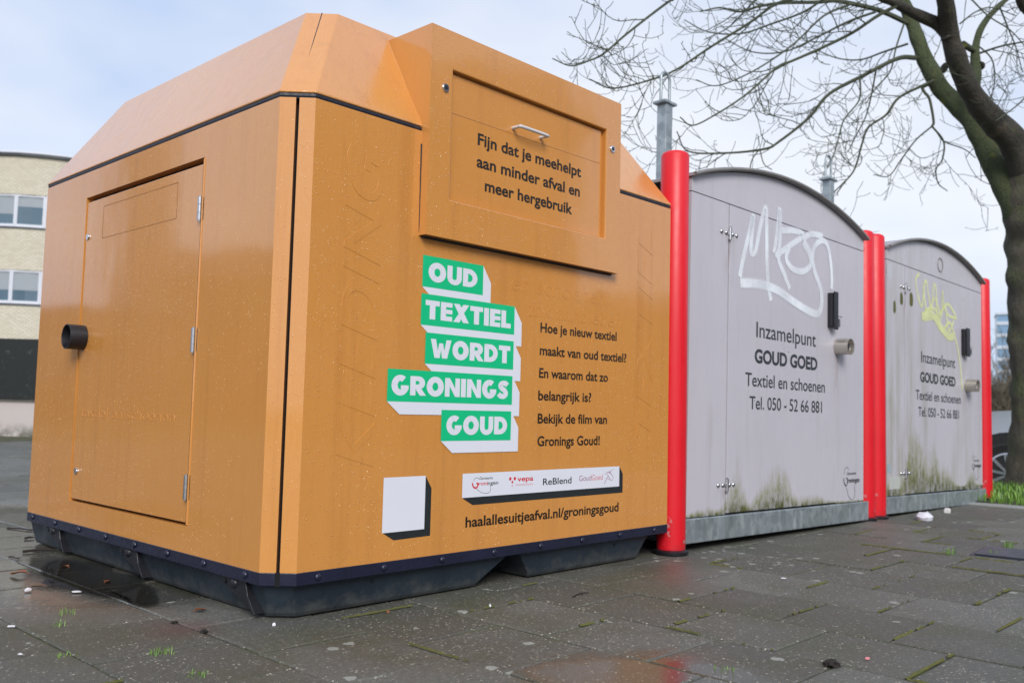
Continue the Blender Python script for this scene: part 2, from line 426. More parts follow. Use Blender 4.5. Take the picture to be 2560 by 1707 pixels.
for i in range(len(RE)-1):
    if not (-.9 < RE[i] < 4.2): continue
    for k in range(-9, 3):
        y0 = k*.333+(0.13 if i % 2 == (RE.index(1.155) % 2) else -.035)
        if RE[i] > 0 and y0 > -.02: continue
        if r3.random() < (.55 if RE[i] > .8 else .25): moss_strip((RE[i], y0), (RE[i+1], y0), r3.uniform(.004, .010))
        if r3.random() < (.22 if RE[i] > .8 else .08): moss_strip((RE[i], y0), (RE[i], y0+.33), r3.uniform(.003, .007))
t = NT('joint_moss'); c = t.mix(t.noise(30, 5, .7), (.045, .046, .014), (.165, .165, .035)); t.setp(Base_Color=c, Roughness=.95, Normal=t.bump(t.noise(300, 4), .8, .005)); M['moss'] = t.m
tag(mo.build('moss', t.m, smooth='keep'), 'yellow green moss grown in the joints between the paving slabs', 'moss', kind='stuff')
# kerb
kb = MB(); kb.box((5.66, -9, -.2), (5.79, 11, .012)); 
tag(kb.build('kerb', simple('kerb_concrete', (.25, .26, .25), .7, var=.2, vs=6, bump=.3), bevel=.008), None, None, kind='structure')
vg = MB()
xs = [5.79+.15*i for i in range(24)]
for x in xs:
    for k in range(80):
        y = -9+.25*k; vg.v.append(Vector((x, y, terrain_z(x)+.012+.02*noise.noise(Vector((x*2, y*2, 0))))))
for i in range(len(xs)-1):
    for j in range(79): q = i*80+j; vg.f.append([q, q+80, q+81, q+1])
t = NT('verge_soil'); c = t.mix(t.noise(12, 5), (.03, .028, .015), (.05, .08, .015)); t.setp(Base_Color=c, Roughness=.95)
tag(vg.build('verge', t.m, smooth='keep'), None, None, kind='structure')
# grass on the verge: real blades
gr = MB(); r4 = random.Random(5)
for _ in range(9000):
    x = 5.82+r4.random()**1.3*3.2; y = r4.uniform(-2.6, 2.2)
    if r4.random() < .25 and noise.noise(Vector((x*3, y*3, 2))) < -.1: continue
    h = r4.uniform(.04, .10)*(1+.4*noise.noise(Vector((x*2, y*2, 5)))); a = r4.uniform(0, 6.28); w = r4.uniform(.002, .004)*1.6
    z0 = terrain_z(x)+.005; d = Vector((math.cos(a), math.sin(a), 0)); s = Vector((-d.y, d.x, 0))*w; p = Vector((x, y, z0)); le = r4.uniform(.1, .7)*h
    gr.add([p-s, p+s, p+d*le*.4+s*.8+Z*h*.6, p+d*le*.4-s*.8+Z*h*.6, p+d*le+Z*h], [[0, 1, 2, 3], [3, 2, 4]])
t = NT('grass_blades'); geo = t.n('ShaderNodeNewGeometry'); c = t.mix(geo.outputs['Random Per Island'], (.07, .17, .02), (.20, .36, .05)); t.setp(Base_Color=c, Roughness=.55, Subsurface_Weight=0.0)
M['grass'] = t.m
tag(gr.build('grass', t.m, smooth='keep'), 'bright green grass on the verge round the tree foot', 'grass', kind='stuff')

# puddle beside the container
pts = [(-.309, .968), (-.216, 1.093), (-.13, 1.33), (-.02, 1.40), (.06, 1.3), (.05, 1.0), (.02, .72), (-.04, .52), (-.13, .42), (-.15, .52), (-.18, .60), (-.20, .68), (-.22, .78), (-.26, .88)]
P = catmull([(x, y, 0) for x, y in pts+pts[:1]], 12)[:-1]
pr2 = [Vector((p.x+.05*noise.noise(p*6)+.018*noise.noise(p*25), p.y+.06*noise.noise(p*6+Vector((9, 0, 0)))+.02*noise.noise(p*25+Vector((9, 0, 0))), .0062)) for p in P]
pc2 = sum(pr2, Vector())/len(pr2); pd = MB(); n_ = len(pr2)
for k_, al in ((0, 1), (.84, 1), (1.0, .0)):
    for p in pr2:
        q = pc2.lerp(p, k_) if k_ else pc2.lerp(p, .3); pd.v.append(Vector((q.x, q.y, .0062))); pd.uv[len(pd.v)-1] = (al, 0)
for k_ in range(2):
    for i in range(n_): j = (i+1) % n_; pd.f.append([k_*n_+i, k_*n_+j, (k_+1)*n_+j, (k_+1)*n_+i])
pd.f.append(list(range(n_)))
t = NT('standing_water'); uu = t.n('ShaderNodeUVMap'); us = t.sep(uu.outputs[0]); ed = t.mr(t.ma('ADD', us[0], t.ma('MULTIPLY', t.ma('SUBTRACT', t.noise(28, 5, .65), .5), .9)), .25, .75, 0, .62, True)
t.setp(Base_Color=(.014, .012, .009), Roughness=.02, IOR=1.33, Alpha=ed, Normal=t.bump(t.noise(9, 2), .03, .01)); M['water'] = t.m
tag(pd.build('puddle', t.m, smooth='keep'), None, None, kind='structure')

# ================================================================== ORANGE CONTAINER
c_, W_, L_, H0, H1, HT, s_ = .0726, 1.8405, 1.8867, .136, 1.486, 1.860, .212
OR = Vector((L_/2, W_/2, 0))
oc = thing('textile_container', 'large orange textile collection container with sloping roof and green sticker lettering', 'container', OR)
def ob(mb, name, mat, parent=oc, **k):
    return mb.build(name, mat, parent, shift=OR, **k) if parent is oc else mb.build(name, mat, parent, shift=OR, **k)
zt = H1-.008
# side panel with door opening (plane x=0)
sp = MB(); DY0, DY1, DZ0, DZ1 = .497, 1.424, .219, 1.377
def ring(mb, f, a0, a1, b0, b1, i0, i1, j0, j1, depth):
    """frame face with a rectangular opening and reveal walls; f(a,b,d) gives the point"""
    A = [(a0, b0), (a1, b0), (a1, b1), (a0, b1)]; B = [(i0, j0), (i1, j0), (i1, j1), (i0, j1)]
    mb.add([f(*p, 0) for p in A]+[f(*p, 0) for p in B]+[f(*p, depth) for p in B],
        [[k, (k+1) % 4, 4+(k+1) % 4, 4+k] for k in range(4)]+[[4+k, 4+(k+1) % 4, 8+(k+1) % 4, 8+k] for k in range(4)])
ring(sp, lambda a, b, d: (d, a, b), c_, W_, H0, zt, DY0, DY1, DZ0, DZ1, .03)
gq = .0035
sp.quad((0, c_, H0), (c_/2-gq, c_/2+gq, H0), (c_/2-gq, c_/2+gq, zt), (0, c_, zt))
sp.quad((c_/2-gq, c_/2+gq, H0), (c_/2+.02, c_/2+.03, H0), (c_/2+.02, c_/2+.03, zt), (c_/2-gq, c_/2+gq, zt))
sp.quad((0, W_, H0), (c_, W_+c_, H0), (c_, W_+c_, zt), (0, W_, zt))
ob(sp, 'side_panel', M['orange'], smooth='keep')
fp = MB()
fp.quad((c_, 0, H0), (L_, 0, H0), (L_, 0, zt), (c_, 0, zt))
fp.quad((c_/2+gq, c_/2-gq, H0), (c_, 0, H0), (c_, 0, zt), (c_/2+gq, c_/2-gq, zt))
fp.quad((c_/2+gq, c_/2-gq, H0), (c_/2+.03, c_/2+.02, H0), (c_/2+.03, c_/2+.02, zt), (c_/2+gq, c_/2-gq, zt))
fp.quad((L_, 0, H0), (L_+c_, c_, H0), (L_+c_, c_, zt), (L_, 0, zt))
front = ob(fp, 'front_panel', M['orange'], smooth='keep')
rp = MB(); Q = [(L_+c_, c_), (L_+c_, W_), (L_, W_+c_), (c_, W_+c_)]
for p, q in zip(Q, Q[1:]): rp.quad((*p, H0), (*q, H0), (*q, zt), (*p, zt))
ob(rp, 'rear_panel', M['orange'], smooth='keep')
co_ = MB(); e = .032; co_.prism([(e, c_+e, H0-.03), (c_/2+.018, c_/2+.018, H0-.03), (c_+e, e, H0-.03), (L_-e, e, H0-.03), (L_+c_-e, c_+e, H0-.03), (L_+c_-e, W_-e, H0-.03), (L_-e, W_+c_-e, H0-.03), (c_+e, W_+c_-e, H0-.03), (e, W_-e, H0-.03)], (0, 0, H1-H0+.06))
ob(co_, 'inner_box', M['dark'])
# door
dm = MB(); dm.box((.004, DY0+.006, DZ0+.008), (.024, DY1-.005, DZ1-.019))
door = ob(dm, 'door', M['orange'], bevel=.002)
pl = MB(); ring(pl, lambda a, b, d: (.0036-d, a, b), .678, 1.268, 1.202, 1.325, .6805, 1.2655, 1.2045, 1.3225, 0)
ob(pl, 'nameplate_outline', simple('groove', (.33, .125, .022), .5), door, smooth='keep')
dt_ = MB(); dt_.tube([(-.0005, DY0-.001, DZ0+.004), (-.0005, DY0-.001, DZ1-.004)], .003, 6); ob(dt_, 'hinge_side_lip', M['orange_plain'], door, smooth=True)
dg_ = MB(); dg_.box((-.0008, DY0+.0045, DZ0+.008), (.0035, DY0+.0068, DZ1-.02)); ob(dg_, 'hinge_side_seam', M['seal'], door)
for zc in (1.211, .794, .336):
    h = MB()
    for k, (za, zb) in enumerate(((-.037, -.014), (-.0125, .0125), (.014, .037))): h.cyl((-.004, .507, zc+za), (-.004, .507, zc+zb), .0075, 12)
    h.box((.0, .489, zc-.037), (.004, .507, zc+.037)); h.cyl((-.004, .507, zc-.040), (-.004, .507, zc+.040), .005, 8)
    ob(h, 'hinge', M['steel'], door, smooth=35)
def lockat(c, n, par, r=.0125):
    l = MB(); c = Vector(c); n = Vector(n); l.cyl(c, c+n*.004, r, 20, r*.93); l.cyl(c+n*.004, c+n*.0055, r*.86, 20)
    o = ob(l, 'lock', M['chrome'], par, smooth=35)
    k = MB(); k.cyl(c+n*.0055, c+n*.0062, r*.55, 16); ob(k, 'keyhole', M['black'], o, smooth=35) if par is oc else None
    return o
lockat((.004, 1.397, 1.222), (-1, 0, 0), door); lockat((.004, 1.379, .33), (-1, 0, 0), door)
tb = MB(); n = 28; cy, cz = 1.388, .834
rings = []
for xx, rr in ((.003, .047), (-.058, .047), (-.0595, .0465), (-.0595, .0435), (-.058, .043), (-.002, .043)):
    rings.append([(xx, cy+rr*math.cos(2*math.pi*i/n), cz+rr*math.sin(2*math.pi*i/n)) for i in range(n)])
tb.loft(rings, True, (True, True)); ob(tb, 'pipe_stub', M['black'], smooth=35)
# lid
lz = H1+.006
B0 = [(0, W_), (0, c_), (c_/2, c_/2), (c_, 0), (L_, 0), (L_+c_, c_), (L_+c_, W_), (L_, W_+c_), (c_, W_+c_)]
T0 = [(s_, W_-s_), (s_, c_+s_), ((c_+2*s_)/2, (c_+2*s_)/2), (c_+s_, s_), (L_-s_, s_), (L_+c_-s_, c_+s_), (L_+c_-s_, W_-s_), (L_-s_, W_+c_-s_), (c_+s_, W_+c_-s_)]
ld = MB(); e = -.004
def off(P, d):                                          # tiny overhang
    cx, cy = OR.x, OR.y; return [(cx+(x-cx)*(1+d), cy+(y-cy)*(1+d)) for x, y in P]
ld.loft([[(x, y, lz) for x, y in off(B0, .002)], [(x, y, lz+.006) for x, y in off(B0, .002)], [(x, y, HT) for x, y in T0], [(OR.x+(x-OR.x)*.9, OR.y+(y-OR.y)*.9, HT+.012) for x, y in T0]])
lid = ob(ld, 'lid', M['orange_roof'], bevel=.003)
sm = MB(); a_, b_ = Vector((c_/2, c_/2, lz+.004)), Vector((s_+c_/2, s_+c_/2, HT)); nn = Vector((-1, -1, 1.0)).normalized()
sm.tube([a_+nn*.0004, b_+nn*.0004], .0016, 6); ob(sm, 'lid_seam', M['seal'], lid)
ss = MB(); ss.loft([[(x, y, zt-.002) for x, y in off(B0, -.003)], [(x, y, zt+.006) for x, y in off(B0, -.0005)], [(x, y, lz+.001) for x, y in off(B0, -.001)]]); ob(ss, 'rubber_seal', M['seal'])
# chute
X0, X1, Z0, Z1, CY = .4738, 1.4785, 1.1425, 1.8245, -.034
IX0, IX1, IZ0, IZ1 = .570, 1.387, 1.270, 1.698
ch = MB()
ring(ch, lambda a, b, d: (a, CY+d, b), X0, X1, Z0, Z1, IX0, IX1, IZ0, IZ1, .026)
yb = .235
ch.quad((X0, CY, Z0), (X0, .004, Z0), (X0, .004, Z1), (X0, CY, Z1)); ch.quad((X0, .004, H1-.01), (X0, yb, H1-.01), (X0, yb, Z1), (X0, .004, Z1))
ch.quad((X1, CY, Z0), (X1, CY, Z1), (X1, .004, Z1), (X1, .004, Z0)); ch.quad((X1, .004, H1-.01), (X1, .004, Z1), (X1, yb, Z1), (X1, yb, H1-.01))
ch.quad((X0, CY, Z1), (X0, yb, Z1), (X1, yb, Z1), (X1, CY, Z1)); ch.quad((X0, CY, Z0), (X1, CY, Z0), (X1, .004, Z0), (X0, .004, Z0))
chute = ob(ch, 'chute_frame', M['orange_plain'], bevel=.0035)
wl = MB()
for x in (X0-.002, X1+.002):
    wl = MB(); wl.tube([(x, .001, H1+.004), (x, .19, Z1)], .004, 6); ob(wl, 'weld_bead', M['orange'], chute, smooth=True)
dk = MB(); dk.tube([(X0+.002, -.001, Z0+.01), (X0-.001, -.001, H1-.05)], .0025, 6); dk.tube([(X0+.01, -.004, Z0-.003), (X1-.01, -.004, Z0-.003)], .004, 6)
ob(dk, 'dark_edge_line', M['seal'], chute)  # thin dark strips along the chute's left edge and bottom
rl = MB(); FY = CY+.017
rl.box((IX0+.003, FY, IZ0+.004), (IX1-.012, FY+.012, IZ1-.006))
flap = ob(rl, 'flap', M['orange_plain'], chute, bevel=.002)
bk = MB(); bk.quad((IX0-.002, CY+.0255, IZ0-.002), (IX1+.002, CY+.0255, IZ0-.002), (IX1+.002, CY+.0255, IZ1+.002), (IX0-.002, CY+.0255, IZ1+.002)); ob(bk, 'flap_backing', M['orange_plain'], chute, smooth='keep')
cr_ = MB(); cr_.tube([(IX0+.006, FY-.0002, 1.563), (IX1-.02, FY-.0002, 1.563)], .0012, 5); ob(cr_, 'flap_crease', M['orange'], chute)
hd = MB(); hp = catmull([(.874, FY, 1.582), (.874, FY-.028, 1.582), (.884, FY-.037, 1.582), (1.008, FY-.037, 1.582), (1.018, FY-.028, 1.582), (1.018, FY, 1.582)], 5)
hd.tube(hp, .0062, 10); ob(hd, 'handle', M['white_bar'], chute, smooth=50)
for x in (.537, 1.423):
    o = lockat((x, CY, 1.629), (0, -1, 0), chute, .0145)
    k = MB(); k.cyl((x, CY-.0055, 1.629), (x, CY-.0064, 1.629), .008, 16); k.build('keyhole', M['black'], chute, shift=OR, smooth=35)
FO = Vector((0, 0, 0)); NF = Vector((0, -1, 0))
def line(par, s, a, b, z, h, lift, bold, mat=None):
    m = MB(); put_text(m, s, FO, X, Z, a, b, z, h, n=NF, lift=lift, bold=bold); return ob(m, 'lettering', mat or M['ink'], par, smooth='keep')
for q_, a, b, z in (('Fijn dat je meehelpt', .705, 1.254, 1.484), ('aan minder afval en', .703, 1.249, 1.408), ('meer hergebruik', .744, 1.206, 1.333)): line(chute, q_, a, b, z, .041, -(FY)+.0008, .024)
# stickers
def heavy(mb, word, x0, x1, z0, h, lift):
    """very heavy grotesque capitals, drawn as outlines"""
    T = .29; out = []; cx = 0
    def arc(c, rx, ry, a0, a1, n=18): return [(c[0]+rx*math.cos(R(a0+(a1-a0)*i/n)), c[1]+ry*math.sin(R(a0+(a1-a0)*i/n))) for i in range(n+1)]
    def band(o, i): return [[o[k], o[k+1], i[k+1], i[k]] for k in range(len(o)-1)]
    for ch in word:
        P = []
        if ch in 'OG':
            w = 1.0 if ch == 'O' else .95; c = (w/2, .5); a0, a1 = (0, 360) if ch == 'O' else (52, 345)
            P += band(arc(c, w/2, .53, a0, a1, 36), arc(c, w/2-.33, .22, a0, a1, 36))
            if ch == 'G': P += [[(w/2+.03, .50), (w/2+.03, .30), (w-.02, .30), (w-.02, .50)]]
        elif ch == 'U':
            w = .86; o = [(0, 1)]+arc((w/2, .40), w/2, .43, 180, 360)+[(w, 1)]; i = [(.30, 1)]+arc((w/2, .40), w/2-.30, .15, 180, 360)+[(w-.30, 1)]; P += band(o, i)
        elif ch == 'D':
            w = .88; o = [(0, 0), (.32, 0)]+arc((.36, .5), w-.36, .5, -90, 90)+[(.32, 1), (0, 1), (0, 0)]; i = [(.30, .27), (.33, .27)]+arc((.34, .5), .24, .23, -90, 90)+[(.33, .73), (.30, .73), (.30, .27)]; P += band(o, i)
        elif ch == 'R':
            w = .86; o = [(0, .32), (.36, .32)]+arc((.46, .66), .37, .34, -90, 90)+[(.36, 1), (0, 1), (0, .32)]; i = [(.30, .57), (.36, .57)]+arc((.40, .665), .11, .095, -90, 90)+[(.36, .76), (.30, .76), (.30, .57)]; P += band(o, i)
            P += [[(0, 0), (.30, 0), (.30, .3201), (0, .3201)], [(.30, .32), (.55, 0), (.90, 0), (.62, .36)]]
        elif ch == 'T': w = .78; P += [[(0, 1), (w, 1), (w, .73), (0, .73)], [(w/2-.155, .73), (w/2+.155, .73), (w/2+.155, 0), (w/2-.155, 0)]]
        elif ch == 'E': w = .66; P += [[(0, 0), (.30, 0), (.30, 1), (0, 1)]]+[[(.30, z), (w, z), (w, z+t_), (.30, z+t_)] for z, t_ in ((0, .25), (.385, .23), (.75, .25))]
        elif ch == 'L': w = .62; P += [[(0, 0), (.30, 0), (.30, 1), (0, 1)], [(.30, 0), (w, 0), (w, .27), (.30, .27)]]
        elif ch == 'I': w = .30; P += [[(0, 0), (w, 0), (w, 1), (0, 1)]]
        elif ch == 'N': w = .90; P += [[(0, 0), (.28, 0), (.28, 1), (0, 1)], [(w-.28, 0), (w, 0), (w, 1), (w-.28, 1)], [(.28, 1), (.28, .56), (w-.28, 0), (w-.28, .44)]]
        elif ch == 'X': w = .92; P += [[(0, 1), (.35, 1), (w, 0), (w-.35, 0)], [(0, 0), (.35, 0), (.53, .28), (.36, .55)], [(w, 1), (w-.35, 1), (.39, .72), (.56, .45)]]
        elif ch == 'W': w = 1.22; P += [[(0, 1), (.30, 1), (.42, .40), (.42, 0), (.24, 0)], [(.42, 0), (.42, .40), (.50, .80), (.61, .80), (.61, .45), (.54, 0)], [(.61, .45), (.61, .80), (.72, .80), (.80, .40), (.80, 0), (.68, 0)], [(.80, 0), (.80, .40), (.92, 1), (w, 1), (.98, 0)]]
        elif ch == 'S':
            w = .74; m_ = [(.66, .77), (.55, .86), (.38, .88), (.23, .82), (.19, .70), (.30, .57), (.46, .47), (.56, .33), (.51, .19), (.36, .12), (.19, .15), (.07, .26)]
            C = catmull([(a, b, 0) for a, b in m_], 4); o, i = [], []
            for k in range(len(C)):
                d = (C[min(k+1, len(C)-1)]-C[max(k-1, 0)]).normalized(); q = Vector((-d.y, d.x, 0))*.145; o.append(((C[k]+q).x, (C[k]+q).y)); i.append(((C[k]-q).x, (C[k]-q).y))
            P += band(o, i)
        out.append((cx, P)); cx += w+.07
    k = (x1-x0)/(cx-.07); n = 0
    for ox, P in out:
        for p in P: n += 1; mb.poly([(x0+(ox+a)*k, -lift-(n % 8)*.00005, z0+b*h) for a, b in p])
words = [('OUD', .4945, .7645, .983, 1.0835, .519, .737), ('TEXTIEL', .4925, .923, .861, .9605, .511, .904), ('WORDT', .5145, .9215, .739, .838, .537, .905),
         ('GRONINGS', .367, .919, .617, .7165, .383, .900), ('GOUD', .5915, .9165, .495, .5945, .614, .897)]
for i, (w, x0, x1, z0, z1, a, b) in enumerate(words):
    sh_ = MB(); gn = MB(); lt = MB(); d = .0006+.0004*i; f = lambda x, z, d=d: (x, -d, z)
    sh_.poly([f(x0, z0), f(x0+.051, z0-.039), f(x1+.038, z0-.039), f(x1+.038, z1-.056), f(x1, z1), f(x1, z0)])
    d2 = d+.0003; gn.quad((x0, -d2, z0), (x1, -d2, z0), (x1, -d2, z1), (x0, -d2, z1))
    heavy(lt, w, a, b, z0+.0205, .0600, d2+.0002)
    sk_ = ob(gn, 'word_sticker', M['green'], smooth='keep')
    ob(sh_, 'sticker_side', M['sticker_white'], sk_, smooth='keep'); ob(lt, 'lettering', M['sticker_white'], sk_, smooth='keep')
for q_, a, b, z in (('Hoe je nieuw textiel', 1.061, 1.516, .881), ('maakt van oud textiel?', 1.060, 1.583, .799), ('En waarom dat zo', 1.059, 1.464, .717), ('belangrijk is?', 1.057, 1.362, .636), ('Bekijk de film van', 1.057, 1.462, .5535), ('Gronings Goud!', 1.058, 1.419, .4725)):
    line(oc, q_, a, b, z, .0355, .0008, .021)
line(oc, 'haalallesuitjeafval.nl/groningsgoud', .713, 1.546, .212, .0345, .0008, .021)
bs = MB(); bs.poly([(.3665, -.0006, .2235), (.413, -.0006, .197), (.560, -.0006, .199), (.560, -.0006, .347), (.534, -.0006, .387), (.534, -.0006, .2235)])
o = MB(); o.quad((.3665, -.001, .2215), (.534, -.001, .2215), (.534, -.001, .387), (.3665, -.001, .387)); sq = ob(o, 'square_sticker', M['sticker_white'], smooth='keep'); ob(bs, 'sticker_side', M['sticker_dark'], sq, smooth='keep')
bs = MB(); bs.poly([(.694, -.0006, .309), (.743, -.0006, .2835), (1.5705, -.0006, .2835), (1.5705, -.0006, .357), (1.547, -.0006, .3875), (1.547, -.0006, .309)])
o = MB(); o.quad((.694, -.001, .309), (1.547, -.001, .309), (1.547, -.001, .3875), (.694, -.001, .3875)); st = ob(o, 'sponsor_sticker', M['sticker_white'], smooth='keep'); ob(bs, 'sticker_side', M['sticker_dark'], st, smooth='keep')
def ft(parts, mat, par, name='lettering', lift=.0014):
    m = MB()
    for p in parts:
        if isinstance(p[0], str): put_text(m, p[0], FO, X, Z, p[1], p[2], p[3], p[4], n=NF, lift=lift, bold=p[5] if len(p) > 5 else 0)
        elif p[0] == 0: m.poly([(p[1]+p[3]*math.cos(a*.39), -lift, p[2]+p[3]*math.sin(a*.39)) for a in range(16)])
        else: stroke(m, p[1], p[2], FO, X, Z, NF, lift)
    return ob(m, name, mat, par, smooth='keep')
ft([('Gemeente', .772, .835, .3652, .0095), ('ngen', .812, .862, .3465, .0125, .01), (1, [(.745, .361), (.750, .370), (.762, .3715), (.772, .367)], .0012), (1, [(.757, .336), (.785, .322), (.812, .319), (.826, .328), (.822, .345)], .0012)], M['inkgrey'], st)
ft([('roni', .768, .811, .3465, .0125, .01), (1, [(.739, .356), (.743, .345), (.752, .339), (.762, .342), (.765, .352), (.758, .3545)], .0055)], M['logo_red'], st)
ft([(0, .921, .3625, .006), (0, .944, .3625, .006), (0, .932, .351, .0045), (0, .932, .3385, .0025), ('vepa', .957, 1.040, .3520, .0175, .02)], M['logo_red'], st)
ft([('the furniture factory', .948, 1.040, .3375, .007), ('Goed', 1.372, 1.440, .3395, .0205)], M['logo_pink'], st)
ft([('ReBlend', 1.092, 1.252, .3335, .0235, .012)], M['inkgrey'], st)
ft([('Goud', 1.297, 1.370, .3395, .0205)], M['logo_mauve'], st)
ft([(1, [(1.449, .3595), (1.462, .3625), (1.473, .352), (1.462, .338), (1.452, .3225)], [.001, .003]), (1, [(1.462, .345), (1.480, .340), (1.497, .335), (1.507, .345), (1.497, .357), (1.483, .365), (1.466, .366)], [.001, .003]), (1, [(1.481, .372), (1.487, .366), (1.497, .374), (1.510, .378)], [.003, .001]), (1, [(1.474, .355), (1.482, .345), (1.489, .339)], .002)], M['logo_mauve'], st)
# raised old letters under the wrap
em = MB()
def emb(s, xb, z0, z1, h, ):                                         # reads upwards: base line at x=xb
    put_text(em, s, Vector((0, 0, 0)), Z, -X, z0, z1, -xb, h, n=NF, lift=.0001, ext=.0002, bev=.0007, shear=.25)
emb('KLEDING', .325, .42, 1.375, .135); ob(em, 'raised_lettering', M['orange'], smooth=60); em = MB(); emb('TEXTIEL', 1.762, .50, 1.36, .105); ob(em, 'raised_lettering', M['orange'], smooth=60); em = MB()
put_text(em, 'en schoenen', FO, X, Z, .905, 1.435, 1.018, .058, n=NF, lift=.0001, ext=.0001, bev=.0006); ob(em, 'raised_lettering', M['orange'], smooth=60); em = MB()
put_text(em, 'zak aanbieden', FO, X, Z, .99, 1.545, .935, .058, n=NF, lift=.0001, ext=.0001, bev=.0006)
ob(em, 'raised_lettering', M['orange'], smooth=60)
em = MB(); put_text(em, 'textiel en schoenen', Vector((-.0002+.004, 0, 0)), -Y, Z, -1.372, -.62, .535, .036, n=-X, lift=.0, ext=.0001, bev=.0005)
ob(em, 'raised_lettering', M['orange'], door, smooth=60)
# rain drops standing on the paint
rdp = random.Random(17)
t = NT('raindrop_painted_glint'); t.setp(Base_Color=(.82, .50, .22), Roughness=.08, Specular_IOR_Level=.5, Coat_Weight=1.0, Coat_Roughness=.02); M['drop'] = t.m  # pale orange body colour paints in the light the drops would focus
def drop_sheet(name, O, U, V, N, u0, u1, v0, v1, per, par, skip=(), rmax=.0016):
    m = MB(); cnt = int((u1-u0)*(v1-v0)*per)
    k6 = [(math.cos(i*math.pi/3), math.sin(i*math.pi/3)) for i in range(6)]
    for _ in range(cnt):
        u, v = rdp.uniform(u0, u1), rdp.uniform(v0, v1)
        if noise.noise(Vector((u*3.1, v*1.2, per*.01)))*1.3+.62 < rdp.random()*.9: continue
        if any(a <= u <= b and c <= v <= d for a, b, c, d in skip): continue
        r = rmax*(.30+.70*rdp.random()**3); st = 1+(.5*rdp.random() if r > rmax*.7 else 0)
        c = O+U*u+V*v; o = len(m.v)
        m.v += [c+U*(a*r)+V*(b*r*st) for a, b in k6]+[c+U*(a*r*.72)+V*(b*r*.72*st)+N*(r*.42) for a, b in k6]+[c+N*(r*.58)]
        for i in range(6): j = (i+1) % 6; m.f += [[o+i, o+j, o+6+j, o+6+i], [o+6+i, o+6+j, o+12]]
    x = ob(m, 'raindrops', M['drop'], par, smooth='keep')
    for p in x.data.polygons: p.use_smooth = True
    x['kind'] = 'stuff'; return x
O0 = Vector((0, 0, 0)); nrm = lambda a, b: a.cross(b)
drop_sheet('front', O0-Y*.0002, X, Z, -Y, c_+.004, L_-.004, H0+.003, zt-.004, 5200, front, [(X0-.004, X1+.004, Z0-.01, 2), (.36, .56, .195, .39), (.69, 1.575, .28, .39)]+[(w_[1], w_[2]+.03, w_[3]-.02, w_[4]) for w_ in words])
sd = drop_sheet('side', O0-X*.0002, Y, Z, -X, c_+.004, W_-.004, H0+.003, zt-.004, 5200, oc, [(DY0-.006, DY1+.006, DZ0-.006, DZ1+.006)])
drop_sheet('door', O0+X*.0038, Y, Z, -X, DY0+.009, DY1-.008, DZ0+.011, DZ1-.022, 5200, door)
dg = Vector((1, -1, 0)).normalized(); q1 = Vector((0, c_, 0)); ql = (Vector((c_, 0, 0))-q1).length
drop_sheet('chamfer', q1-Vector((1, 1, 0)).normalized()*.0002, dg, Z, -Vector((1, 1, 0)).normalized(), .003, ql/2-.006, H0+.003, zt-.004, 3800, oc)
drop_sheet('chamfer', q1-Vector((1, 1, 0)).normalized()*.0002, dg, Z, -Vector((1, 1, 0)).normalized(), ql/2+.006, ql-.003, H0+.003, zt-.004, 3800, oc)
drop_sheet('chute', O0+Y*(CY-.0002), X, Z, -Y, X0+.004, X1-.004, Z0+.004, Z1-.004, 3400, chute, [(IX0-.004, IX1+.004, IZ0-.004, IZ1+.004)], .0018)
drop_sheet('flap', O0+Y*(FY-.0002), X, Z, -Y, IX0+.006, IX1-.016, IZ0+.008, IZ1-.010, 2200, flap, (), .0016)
a3 = Vector((0, 0, lz+.006)); sl = Vector((s_, 0, HT-lz-.006)); sll = sl.length; sl.normalize(); nsl = Vector((-sl.z, 0, sl.x))
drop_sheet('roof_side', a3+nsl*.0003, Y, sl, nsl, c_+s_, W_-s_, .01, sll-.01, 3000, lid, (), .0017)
sl2 = Vector((0, sl.x, sl.z)); ns2 = Vector((0, -sl.z, sl.x))
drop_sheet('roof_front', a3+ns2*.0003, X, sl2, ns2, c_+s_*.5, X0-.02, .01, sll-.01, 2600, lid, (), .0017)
# skirt strip, bolts, base
sk2 = MB(); sk2.loft([[(x, y, .1005) for x, y in off(B0, .0012)], [(x, y, H0+.0005) for x, y in off(B0, .0014)]]); skirt = ob(sk2, 'skirt_strip', M['skirt'], bevel=.002)
gp_ = MB(); gp_.box((c_/2-.006, c_/2-.006, .1003), (c_/2+.004, c_/2+.004, H0+.001)); ob(gp_, 'strip_joint', M['dark'], skirt)
for k in range(8):
    b = MB(); b.dome((-.0025, .142+.2335*k, .121), (-1, 0, 0), .0105, .007, 12, 4); ob(b, 'bolt', M['skirt'], skirt, smooth=True)
for k in range(8):
    b = MB(); b.dome((.142+.2357*k, -.0025, .119), (0, -1, 0), .0105, .007, 12, 4); ob(b, 'bolt', M['skirt'], skirt, smooth=True)
bb = MB()
def base_ring(x0, x1, z): return None
i1, i0 = .026, .052                                                 # inset at top / at the ground
def foot(xa0, xa1, xb0, xb1, corner):
    """a base half: xa at the top, xb at the ground"""
    yt, yg = i1, i0; yb_ = W_+c_-.045
    def rg(z, x0, x1, y0, ch): 
        return [(x0+ch, y0, z), (x1, y0, z), (x1, yb_, z), (x0, yb_, z), (x0, y0+ch, z)] if corner == 'l' else [(x0, y0, z), (x1-ch, y0, z), (x1, y0+ch, z), (x1, yb_, z), (x0, yb_, z)]
    bb.loft([rg(.002, xb0+.016, xb1-.01, yg+.006, .052), rg(.007, xb0+.006, xb1-.004, yg-.006, .054), rg(.018, xb0, xb1, yg-.012, .055), rg(.1005, xa0, xa1, yt, .055)])
foot(.022, .953, .044, .816, 'l'); foot(1.003, L_+c_-.115, 1.068, L_+c_-.172, 'r')
base = ob(bb, 'base', M['base'], bevel=.003)
